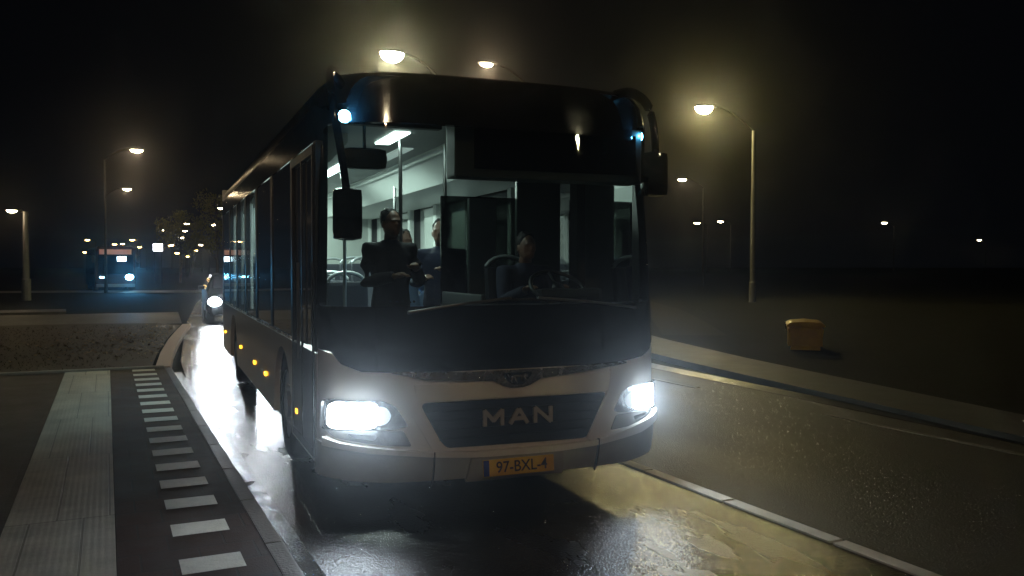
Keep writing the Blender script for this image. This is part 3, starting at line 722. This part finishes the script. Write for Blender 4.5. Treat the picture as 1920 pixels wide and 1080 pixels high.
# wipers
for x0, x1 in ((-0.75, -0.05), (0.95, 0.15)):
    bm = bmesh.new()
    tube(bm, [S(s_of(x0, 1.37), 1.37, 0.02), S(s_of(x0, 1.37), 1.37, 0.05), S(s_of((x0 + x1) / 2, 1.42), 1.42, 0.05), S(s_of(x1, 1.455), 1.455, 0.03)], 0.010, 8)
    wa = finish('wiper', bm, M['steel'], BUS)
    bm = bmesh.new(); xm = [x1 + (x0 - x1) * t for t in (-.25, 0, .25, .5, .75)]
    tube(bm, [S(s_of(x, 1.45), 1.45 - 0.01 * i, 0.012) for i, x in enumerate(xm)], 0.007, 6); finish('blade', bm, M['rubber'], wa)

# interior
bm = bmesh.new(); box(bm, -1.2, 1.2, 0.3, BL - 0.1, 0.362, 0.40); finish('cabin_floor', bm, M['floor'], BUS)
bm = bmesh.new(); box(bm, -1.18, 0.13, 0.25, BL - 0.1, 2.775, 2.80); finish('ceiling', bm, M['ceil'], BUS)
bm = bmesh.new(); prism(bm, [(0.132, 2.80), (0.132, 2.755), (0.20, 2.73), (0.46, 2.53), (1.215, 2.50), (1.215, 2.80)], 'y', 1.9, BL - 0.1)
finish('overhead_duct', bm, M['duct'], BUS)
bm = bmesh.new(); tube(bm, [(0.19, 1.9, 2.742), (0.19, BL - 0.15, 2.742)], 0.026, 8); finish('duct_edge_trim', bm, M['trim'], BUS)
bm = bmesh.new(); prism(bm, [(-1.215, 2.774), (-1.215, 2.50), (-0.95, 2.53), (-0.80, 2.70), (-0.80, 2.774)], 'y', 1.6, BL - 0.1); finish('overhead_duct', bm, M['ceil'], BUS)
for ya, yb, m, xx in ((1.35, 2.05, 'e_tube', -0.40), (3.2, 4.3, 'e_tube', -0.40), (4.36, 5.4, 'e_tube', -0.40), (6.6, 7.7, 'e_tube', -0.40), (8.4, 9.4, 'e_tube', -0.40), (2.25, 3.3, 'e_tubeoff', -0.12)):
    bm = bmesh.new(); box(bm, xx - 0.065, xx + 0.065, ya, yb, 2.762, 2.7745, 0.004)
    finish('ceiling_light', bm, M[m], BUS)
    if m == 'e_tube': light('ceiling_light_glow', 'AREA', (xx, (ya + yb) / 2, 2.75), 74.0 if ya > 2 else 4.0, (0.80, 1.0, 0.93), parent=BUS, size=(0.12, yb - ya))
# destination box behind the glass
bm = bmesh.new(); box(bm, -0.34, 1.16, 0.19, 0.40, 2.30, 2.71, 0.015); db = finish('destination_box', bm, M['partition'], BUS)
bm = bmesh.new(); box(bm, -0.20, 1.10, 0.176, 0.189, 2.36, 2.66, 0.003); finish('display_panel', bm, M['gloss'], db)
bm = bmesh.new(); box(bm, -1.15, -0.41, 0.26, 0.34, 2.63, 2.77, 0.01); finish('header_lining', bm, M['dash'], BUS)
# inner mirror
bm = bmesh.new(); q = (-0.93, 0.30, 2.41); box(bm, -1.11, -0.80, 0.26, 0.34, 2.335, 2.475, 0.06)
im = finish('cabin_mirror', bm, M['black'], BUS, smooth=True); im.data.set_sharp_from_angle(angle=R(60))
bm = bmesh.new(); tube(bm, [(-0.95, 0.31, 2.47), (-0.95, 0.31, 2.65)], 0.012, 8); finish('stalk', bm, M['black'], im)
# dashboard, wheel, cab screen
bm = bmesh.new(); prism(bm, [(0.14, 0.6), (0.14, 1.34), (0.30, 1.40), (0.62, 1.38), (0.72, 1.20), (0.72, 0.6)], 'x', -0.35, 1.15); finish('dashboard', bm, M['dash'], BUS)
bm = bmesh.new(); prism(bm, [(0.14, 0.6), (0.14, 1.30), (0.42, 1.36), (0.46, 0.6)], 'x', -1.15, -0.36); finish('dashboard_shelf', bm, M['dash'], BUS)
bm = bmesh.new()
box(bm, 0.46, 1.0, 0.50, 0.62, 1.40, 1.50, 0.04); finish('instrument_hood', bm, M['dash'], BUS)
bm = bmesh.new(); tc = Vector((0.66, 0.62, 1.50)); rotw = Euler((R(35), 0, 0)).to_matrix()
ringp = [tc + rotw @ Vector((0.225 * math.cos(2 * math.pi * k / 32), 0.225 * math.sin(2 * math.pi * k / 32), 0)) for k in range(33)]
tube(bm, ringp, 0.016, 8, caps=False)
for a in (90, 210, 330): tube(bm, [tc, tc + rotw @ Vector((0.22 * math.cos(R(a)), 0.22 * math.sin(R(a)), 0))], 0.012, 6)
tube(bm, [tc + rotw @ Vector((0, 0, 0.02)), tc + rotw @ Vector((0, 0, -0.35))], [0.05, 0.04], 12)
finish('steering_wheel', bm, M['black'], BUS, smooth=True)
bm = bmesh.new(); box(bm, 0.06, 0.10, 0.75, 1.75, 0.4, 1.45, 0.01); finish('cab_door', bm, M['partition'], BUS)
bm = bmesh.new(); box(bm, 0.06, 1.2, 1.76, 1.80, 0.4, 2.30, 0.01); 
cabp = finish('cab_screen', bm, glass_mat('cab_screen_glass', (0.16, 0.18, 0.17), 0.5, 0.1), BUS)
bm = bmesh.new(); box(bm, 0.76, 1.2, 1.70, 1.75, 0.4, 2.78, 0.01); finish('added_dark_panel', bm, M['partition'], BUS)  # added dark panel, hides the lit duct so this side stays dark
bm = bmesh.new(); box(bm, 0.30, 0.56, 1.70, 1.755, 1.2, 2.28, 0.01); finish('cab_cupboard', bm, M['partition'], BUS)
for x, y in ((-0.30, 1.8), (0.12, 1.84), (-0.55, 3.0), (0.35, 4.5)):
    bm = bmesh.new(); tube(bm, [(x, y, 0.4), (x, y, 2.77)], 0.017, 10); finish('grab_pole', bm, M['steel'], BUS)
def seat(x, y, z=0.4, driver=False):
    s = bpy.data.objects.new('seat', None); COL.objects.link(s); s.parent = BUS; s.location = (x, y, z)
    bm = bmesh.new(); box(bm, -0.21, 0.21, -0.22, 0.22, 0.38, 0.48, 0.04); finish('cushion', bm, M['seatcloth'], s)
    bm = bmesh.new(); box(bm, -0.21, 0.21, 0.20, 0.30, 0.44, 1.12, 0.045, Euler((R(-8), 0, 0)), (0, 0.25, 0.44)); finish('backrest', bm, M['seatcloth'], s)
    bm = bmesh.new(); tube(bm, [(0.16 * math.cos(a) * 1.2, 0.37, 1.10 + 0.11 * math.sin(a)) for a in [math.pi * k / 10 for k in range(11)]], 0.020, 8); finish('handle', bm, M['handle'], s, smooth=True)
    bm = bmesh.new(); box(bm, -0.17, 0.17, -0.1, 0.15, 0.0, 0.378); finish('pedestal', bm, M['dash'], s)
    return s
seat(0.62, 1.25, 0.55)
for y in (2.9, 3.75, 4.6, 5.45, 6.3, 7.15, 8.8):
    for x in (-0.95, -0.48, 0.48, 0.95): seat(x, y, 0.4 + (0.2 if y > 5 else 0.0))
bm = bmesh.new(); box(bm, -1.18, 1.18, BL - 0.16, BL - 0.10, 0.4, 2.77); finish('rear_bulkhead', bm, M['ceil'], BUS)

# ------------------------------------------------------------------ people in the bus
def busw(p):
    return BUS.matrix_basis @ Vector(p) if False else (Matrix.Translation(BUS.location) @ Matrix.Rotation(BUS.rotation_euler.z, 4, 'Z')) @ Vector(p)
def remesh(o, vox=0.012, it=3):
    r = o.modifiers.new('remesh', 'REMESH'); r.mode = 'VOXEL'; r.voxel_size = vox; r.use_smooth_shade = True
    s = o.modifiers.new('smooth', 'SMOOTH'); s.iterations = it; s.factor = 0.5
def person(base, rz, H, joints, label, coat, hair_long=False):
    """joints: dict of points in metres in the person's frame, facing -y"""
    J = {k: Vector(v) for k, v in joints.items()}
    root = empty('person', label, 'person', busw(base), BUS.rotation_euler.z + rz, 'people inside the bus')
    hd = J['head']
    def limbs(bm, g, parts):
        if 'torso' in parts:
            tube(bm, [J['pelvis'] - Vector((0, 0, .09)), J['pelvis'], J['waist'], J['chest'] - Vector((0, 0, .06)), J['chest'] + Vector((0, 0, .04)), J['chest'].lerp(J['neck'], .62), J['chest'].lerp(J['neck'], .85), J['neck'] - Vector((0, 0, .005))], [0.13 + g, 0.16 + g, 0.14 + g, 0.165 + g, 0.172 + g, 0.145 + g, 0.095 + g * .7, 0.06 + g * .5], 18, flat=0.68)
        for s in ('l', 'r'):
            if 'arm' in parts:
                ellipsoid(bm, J['sh' + s] - Vector((0, 0, .01)), (0.058 + g * .5, 0.058 + g * .5, 0.062 + g * .5), 12, 8)
                tube(bm, [J['chest'].lerp(J['sh' + s], .5) + Vector((0, 0, .03)), J['sh' + s], J['sh' + s].lerp(J['el' + s], .5), J['el' + s], J['el' + s].lerp(J['wr' + s], .35), J['wr' + s]], [0.07 + g, 0.062 + g, 0.05 + g, 0.042 + g, 0.042 + g, 0.028 + g], 12)
            if 'leg' in parts:
                tube(bm, [J['hip' + s], J['hip' + s].lerp(J['kn' + s], .4), J['kn' + s], J['kn' + s].lerp(J['an' + s], .35), J['an' + s]], [0.095 + g, 0.085 + g, 0.058 + g, 0.058 + g, 0.038 + g], 12)
    bm = bmesh.new()
    limbs(bm, 0.0, ('torso', 'arm', 'leg'))
    tube(bm, [J['neck'] - Vector((0, 0, .08)), J['neck'], hd - Vector((0, 0, .06))], [0.07, 0.055, 0.055], 12)
    ellipsoid(bm, hd, (0.075, 0.095, 0.115)); ellipsoid(bm, hd + Vector((0, -0.035, -0.06)), (0.052, 0.06, 0.055))
    ellipsoid(bm, hd + Vector((0, -0.098, -0.015)), (0.013, 0.02, 0.025), 8, 6)           # nose
    ellipsoid(bm, hd + Vector((0, -0.088, 0.022)), (0.05, 0.015, 0.012), 10, 6)           # brow
    ellipsoid(bm, hd + Vector((0, -0.090, -0.055)), (0.024, 0.012, 0.008), 10, 6)         # lips
    for s in (-1, 1): ellipsoid(bm, hd + Vector((s * 0.076, 0.005, -0.01)), (0.012, 0.022, 0.032), 8, 6)
    for s in ('l', 'r'):
        w_, e_ = J['wr' + s], J['el' + s]; d = (w_ - e_).normalized(); side = d.cross(Vector((0, 0, 1)))
        side = side.normalized() if side.length > .1 else Vector((1, 0, 0)); pn = d.cross(side)
        tube(bm, [w_ - d * .02, w_ + d * .04, w_ + d * .09], [0.028, 0.040, 0.036], 10, flat=0.6)
        for k, ln in enumerate((0.062, 0.075, 0.07, 0.055)):
            a = w_ + d * .08 + side * (k - 1.5) * 0.019
            tube(bm, [a, a + d * ln * .5 + pn * 0.008, a + d * ln * .8 + pn * 0.03], [0.0095, 0.009, 0.007], 7)
        tube(bm, [w_ + d * .02 + side * 0.03, w_ + d * .05 + side * .055, w_ + d * .085 + side * .06], [0.013, 0.011, 0.008], 7)
    for s in ('l', 'r'):
        an = J['an' + s]; tube(bm, [an + Vector((0, .05, -.04)), an + Vector((0, -.06, -.045)), an + Vector((0, -.16, -.055))], [0.045, 0.045, 0.03], 10, flat=0.7)
    b = finish('body', bm, M['skin'], root); remesh(b, 0.009, 2)
    bm = bmesh.new(); limbs(bm, 0.016, ('torso', 'arm'))
    tube(bm, [J['neck'] - Vector((0, 0, .07)), J['neck'] + Vector((0, 0.01, 0.01))], [0.10, 0.075], 14)
    remesh(finish('jacket', bm, coat, root), 0.014, 4)
    bm = bmesh.new(); limbs(bm, 0.012, ('leg',)); tube(bm, [J['pelvis'] - Vector((0, 0, .1)), J['pelvis'] + Vector((0, 0, .06))], [0.14, 0.17], 16, flat=0.72)
    remesh(finish('trousers', bm, M['jeans'], root), 0.014, 3)
    bm = bmesh.new(); ellipsoid(bm, hd + Vector((0, 0.026, 0.034)), (0.085, 0.090, 0.098))
    for k in range(20):
        a = random.uniform(0, 6.28); e = random.uniform(.3, 1.3)
        ellipsoid(bm, hd + Vector((0.078 * math.cos(a) * math.cos(e), 0.03 + 0.08 * math.sin(a) * math.cos(e), 0.035 + .088 * math.sin(e))), (0.022,) * 3, 8, 6)
    if hair_long: ellipsoid(bm, hd + Vector((0, 0.06, -0.06)), (0.085, 0.06, 0.14))
    remesh(finish('hair', bm, M['hair'], root), 0.012, 2)
    bm = bmesh.new()
    for s in ('l', 'r'):
        an = J['an' + s]; tube(bm, [an + Vector((0, .065, -.045)), an + Vector((0, -.06, -.05)), an + Vector((0, -.18, -.06))], [0.052, 0.053, 0.038], 12, flat=0.75)
    remesh(finish('shoes', bm, M['blackcloth'], root), 0.014, 2)
    return root
def standing(h, lean=0, up=None, held=True):
    k = h / 1.75
    j = dict(pelvis=(0, 0, .95), waist=(0, -.01, 1.10), chest=(0, .0, 1.32), neck=(0, .01, 1.49), head=(0, -.02, 1.635),
             shl=(-.19, .01, 1.42), shr=(.19, .01, 1.42), ell=(-.25, .03, 1.14), elr=(.25, .03, 1.14), wrl=(-.24, -.08, .90), wrr=(.24, -.08, .90),
             hipl=(-.09, 0, .90), hipr=(.09, 0, .90), knl=(-.10, -.03, .50), knr=(.10, -.02, .50), anl=(-.11, .02, .09), anr=(.11, .02, .09))
    if up == 'l': j['ell'] = (-.33, -.10, 1.52); j['wrl'] = (-.30, -.16, 1.76)
    if up == 'phone': j['elr'] = (.24, -.06, 1.16); j['wrr'] = (.10, -.26, 1.26); j['wrl'] = (-.10, -.27, 1.20); j['ell'] = (-.25, -.05, 1.15)
    return {a: tuple(c * k for c in p) for a, p in j.items()}
sitj = dict(pelvis=(0, .08, .58), waist=(0, .10, .72), chest=(0, .08, .94), neck=(0, .06, 1.11), head=(0, .02, 1.255),
            shl=(-.19, .07, 1.04), shr=(.19, .07, 1.04), ell=(-.25, -.08, .80), elr=(.25, -.08, .80), wrl=(-.17, -.34, .90), wrr=(.17, -.34, .90),
            hipl=(-.09, .05, .55), hipr=(.09, .05, .55), knl=(-.13, -.38, .56), knr=(.13, -.38, .56), anl=(-.13, -.42, .14), anr=(.13, -.42, .14))
person((-0.48, 1.45, 0.40), 0.2, 1.75, standing(1.74, up='phone'), 'passenger in black standing just inside the windscreen on its left side', M['blackcloth'])
person((0.18, 2.15, 0.40), -0.5, 1.75, standing(1.70, up='phone'), 'passenger in a dark navy coat standing behind the driver cab', M['navy'])
person((-0.02, 2.75, 0.40), 0.3, 1.75, standing(1.62), 'passenger in a light blue top, half hidden by the navy coat', M['bluecloth'], True)
person((0.64, 1.18, 0.58), 0.0, 1.75, sitj, 'bus driver seated at the steering wheel in a dark jacket', M['navy'])

# ------------------------------------------------------------------ following car
def car(name, label, loc, rz, paint, headpow, emitm):
    c = empty(name, label, 'car', loc, rz)
    st = [  # y, half width, z bottom, z belt, half width top, z top
        (0.0, 0.62, .30, .62, .55, .66), (0.12, 0.78, .24, .72, .68, .76), (0.5, .88, .22, .86, .78, .90), (1.15, .90, .22, .93, .80, .98),
        (1.75, .90, .22, .95, .66, 1.36), (2.2, .90, .22, .96, .60, 1.46), (3.1, .90, .22, .97, .60, 1.46), (3.75, .89, .22, .98, .64, 1.28), (4.15, .84, .28, .95, .72, 1.0), (4.3, .74, .36, .80, .66, .84)]
    bm = bmesh.new(); rows = []
    for y, hw, z0, zb, ht, zt in st:
        half = [(hw * .9, z0), (hw, z0 + .12), (hw, zb - .1), (hw * .97, zb), (ht, zt - .04), (ht * .85, zt)]
        pr = half + [(-x, z) for x, z in half[::-1]]
        rows.append([bm.verts.new((x, y, z)) for x, z in pr])
    n = len(rows[0])
    for i in range(len(rows) - 1):
        for j in range(n): bm.faces.new((rows[i][j], rows[i][(j + 1) % n], rows[i + 1][(j + 1) % n], rows[i + 1][j]))
    bm.faces.new(rows[0]); bm.faces.new(rows[-1][::-1])
    b = finish('body', bm, paint, c, smooth=True); b.data.set_sharp_from_angle(angle=R(35))
    bm = bmesh.new(); bm.faces.new([bm.verts.new(p) for p in ((-.70, 1.22, 1.00), (.70, 1.22, 1.00), (.60, 1.80, 1.39), (-.60, 1.80, 1.39))])
    for v in bm.verts: v.co += Vector((0, -0.03, 0.02))
    finish('windscreen', bm, M['gloss'], c)
    for s in (-1, 1):
        bm = bmesh.new(); bm.faces.new([bm.verts.new(p) for p in ((s * .895, 1.4, .98), (s * .895, 3.7, 1.0), (s * .66, 3.3, 1.42), (s * .675, 1.95, 1.40))]); finish('side_window', bm, M['gloss'], c)
        bm = bmesh.new(); box(bm, s * .72 - .17, s * .72 + .17, -0.02 + .05, .14, .58, .72, .04); hl = finish('headlight', bm, M['refl'], c)
        bm = bmesh.new(); ellipsoid(bm, (s * .70, .0, .65), (.19, .07, .13)); finish('headlight_bulb', bm, emitm, hl, smooth=True)
        light('headlight_beam', 'SPOT', (s * .70, -.12, .66), headpow, (.82, .92, 1), .16, c, (R(-89), 0, R(-5)), 34, 1.0)
        for y in (.85, 3.4):
            bm = bmesh.new(); tube(bm, [(s * .68, y, .32), (s * .90, y, .32)], .32, 24); wl = finish('wheel', bm, M['rubber'], c)
            bm = bmesh.new(); tube(bm, [(s * .895, y, .32), (s * .91, y, .32)], .20, 20); finish('rim', bm, M['steel'], wl)
        bm = bmesh.new(); box(bm, s * 1.0 - .09, s * 1.0 + .09, 1.45, 1.55, .98, 1.10, .03); finish('wing_mirror', bm, paint, c)
    bm = bmesh.new(); box(bm, -.45, .45, -.02, .05, .36, .54, .02); finish('grille', bm, M['black'], c)
    bm = bmesh.new(); box(bm, -.26, .26, -.035, -.022, .42, .52, .003); finish('licence_plate', bm, M['plate'], c)
    return c
car('following_car', 'dark car with dazzling headlights right behind the bus', (3.52, 26.0, 0), R(-3.0), mat('dark_car_paint', (0.008, 0.009, 0.012), 0.5, spec=0.2), 300, emit('car_head_lit', (0.9, 0.96, 1.0), 150))

# ------------------------------------------------------------------ second bus far left
def far_bus(loc, rz):
    b = empty('articulated_bus', 'distant bus with blue glowing headlight at the left on the side road', 'bus', loc, rz)
    bm = bmesh.new(); prism(bm, [(-1.25, .3), (1.25, .3), (1.27, 1.0), (1.2, 2.9), (1.05, 3.05), (-1.05, 3.05), (-1.2, 2.9), (-1.27, 1.0)], 'y', 0, 11.5)
    bmesh.ops.bevel(bm, geom=[e for e in bm.edges if all(abs(v.co.y) < .01 for v in e.verts)], offset=.15, segments=3, affect='EDGES')
    finish('body', bm, mat('dark_red_paint', (0.02, 0.006, 0.008), .5, spec=0.2), b)
    bm = bmesh.new(); box(bm, -1.1, 1.1, -.03, .02, 1.15, 2.45, .02); finish('windscreen', bm, M['gloss'], b)
    bm = bmesh.new(); box(bm, -1.0, 1.0, -.03, .02, 2.5, 2.85, .02); d = finish('destination_display', bm, M['e_red'], b)
    bm = bmesh.new(); box(bm, .10, .65, -.055, -.032, 2.04, 2.36, .01); finish('number_display', bm, M['e_cyan'], b)
    for k in range(7):
        for s in (-1, 1):
            bm = bmesh.new(); box(bm, s * 1.262 - .015, s * 1.262 + .015, .8 + k * 1.5, 2.1 + k * 1.5, 1.15, 2.5, .01); finish('side_window', bm, M['gloss'], b)
    for s in (-1, 1):
        bm = bmesh.new(); ellipsoid(bm, (s * .85, -.03, .95), (.26 if s > 0 else .14, .06, .2 if s > 0 else .05)); finish('headlight', bm, M['e_headblue'], b, smooth=True)
        for y in (2.4, 8.4):
            bm = bmesh.new(); tube(bm, [(s * .95, y, .48), (s * 1.26, y, .48)], .48, 24); finish('wheel', bm, M['rubber'], b)
        bm = bmesh.new(); tube(bm, [(s * 1.15, 0, 2.9), (s * 1.35, -.25, 2.8), (s * 1.38, -.3, 2.4)], .03, 8); box(bm, s * 1.38 - .1, s * 1.38 + .1, -.36, -.24, 1.95, 2.4, .04); finish('mirror', bm, M['black'], b)
    bm = bmesh.new(); box(bm, -1.2, 1.2, -.05, .0, .28, .5, .02); finish('bumper', bm, M['grime'], b)
    light('headlight_beam', 'SPOT', (.85, -.5, .95), 900, (.08, .50, 1.0), .2, b, (R(-91), 0, R(-4)), 40, 1.0)
    return b
M['e_headblue'] = emit('blue_white_headlamp', (0.30, 0.75, 1.0), 40)
far_bus((0.55, 64.0, 0), R(4))

# ------------------------------------------------------------------ small things
ls = empty('lit_sign', 'small bright white lit board on posts far down the road', 'sign', (4.35, 86.5, 0), R(-3))
bm = bmesh.new(); box(bm, -.45, .45, 0, .12, 3.1, 3.85, .02); finish('sign_box', bm, M['lamp_shell'], ls)
bm = bmesh.new(); box(bm, -.41, .41, -.015, -.001, 3.14, 3.81); finish('sign_face', bm, M['e_sign'], ls)
bm = bmesh.new(); tube(bm, [(-.3, .06, 0), (-.3, .06, 3.1)], .04, 8); tube(bm, [(.3, .06, 0), (.3, .06, 3.1)], .04, 8); finish('posts', bm, M['pole'], ls)

# yellow grit bin by the footpath on the right
gb = empty('grit_bin', 'yellow plastic bin standing in the dark verge at right', 'bin', (13.3, 13.6, -0.05), R(-42)); gb.scale = (0.85, 0.72, 0.95)
M['yellow'] = mat('yellow_plastic', (0.50, 0.29, 0.01), 0.5, var=0.3, vscale=5, bump=0.1)
bm = bmesh.new(); prism(bm, [(-.36, .06), (.36, .06), (.42, .50), (-.42, .50)], 'y', -.72, .72)
bmesh.ops.bevel(bm, geom=bm.edges[:], offset=.04, segments=3, affect='EDGES')
for yy in (-.42, 0, .42): box(bm, -.40, .40, yy - .03, yy + .03, .07, .46, .015)
for yy in (-.6, .6): box(bm, -.34, .34, yy - .07, yy + .07, 0, .07, .01)
finish('tub', bm, M['yellow'], gb)
bm = bmesh.new(); prism(bm, [(-.45, .505), (.45, .505), (.45, .545), (.34, .60), (.0, .625), (-.34, .60), (-.45, .545)], 'y', -.76, .76)
bmesh.ops.bevel(bm, geom=bm.edges[:], offset=.018, segments=2, affect='EDGES'); ld = finish('lid', bm, M['yellow'], gb)
bm = bmesh.new()
for yy in (-.45, .45): box(bm, -.475, -.445, yy - .05, yy + .05, .44, .56, .006)
finish('hinge', bm, M['black'], ld)
# trees
def tree(loc, h, cw, label, seed, leafc, n=2600):
    rnd = random.Random(seed)
    t = empty('tree', label, 'tree', loc, rnd.uniform(0, 6), 'trees along the road')
    bm = bmesh.new()
    tube(bm, [(0, 0, -.05), (0.03, 0, h * .2), (-.05, .05, h * .45), (.05, 0, h * .8)], [.17, .13, .09, .03], 10)
    tips = []
    for k in range(9):
        a = rnd.uniform(0, 6.28); z0 = h * rnd.uniform(.25, .65); r_ = cw * rnd.uniform(.6, 1)
        e = Vector((math.cos(a) * r_, math.sin(a) * r_, z0 + h * rnd.uniform(.12, .3)))
        tube(bm, [(0, 0, z0), e * .5 + Vector((0, 0, z0 * .42)), e], [.05, .03, .012], 6); tips.append(e)
    finish('trunk', bm, mat('bark', (.06, .045, .03), .9, bump=.6), t)
    bm = bmesh.new(); cl = [(e, rnd.uniform(.5, .95)) for e in tips] + [(Vector((rnd.gauss(0, cw * .35), rnd.gauss(0, cw * .35), h * rnd.uniform(.4, .98))), rnd.uniform(.5, 1)) for _ in range(13)]
    for _ in range(n):
        c, r_ = rnd.choice(cl); d = Vector((rnd.gauss(0, 1), rnd.gauss(0, 1), rnd.gauss(0, .8))).normalized() * r_ * rnd.uniform(.3, 1.1) ** .6
        p = c + d; s = rnd.uniform(.06, .13); E = Euler((rnd.uniform(0, 3), rnd.uniform(0, 3), rnd.uniform(0, 6))).to_matrix()
        bm.faces.new([bm.verts.new(p + E @ Vector(q)) for q in ((-s, 0, 0), (0, -s * .6, .02), (s, 0, 0), (0, s * .6, .02))])
    finish('crown', bm, leafc, t)
    return t
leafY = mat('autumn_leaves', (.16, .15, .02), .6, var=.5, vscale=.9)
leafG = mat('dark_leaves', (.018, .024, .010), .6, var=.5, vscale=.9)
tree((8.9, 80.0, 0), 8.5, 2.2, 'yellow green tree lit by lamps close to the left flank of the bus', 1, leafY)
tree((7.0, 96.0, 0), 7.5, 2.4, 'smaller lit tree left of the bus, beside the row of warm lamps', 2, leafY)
tree((-9.0, 52.0, 0), 7.5, 3.0, 'dark tree beside the short post lamp at far left', 5, leafG)

# ------------------------------------------------------------------ haze
bm = bmesh.new(); box(bm, -80, 230, -30, 330, -1.2, 12.5)
hz = finish('haze', bm, None or bpy.data.materials.new('haze_air')); hz['kind'] = 'stuff'
hm = hz.data.materials[0]; hm.use_nodes = True; nt = hm.node_tree; nt.nodes.clear()
out = nt.nodes.new('ShaderNodeOutputMaterial'); pv = nt.nodes.new('ShaderNodeVolumePrincipled')
pv.inputs['Color'].default_value = (.93, .96, 1, 1); pv.inputs['Density'].default_value = HAZE_DENSITY; pv.inputs['Anisotropy'].default_value = 0.94
nt.links.new(pv.outputs[0], out.inputs['Volume'])
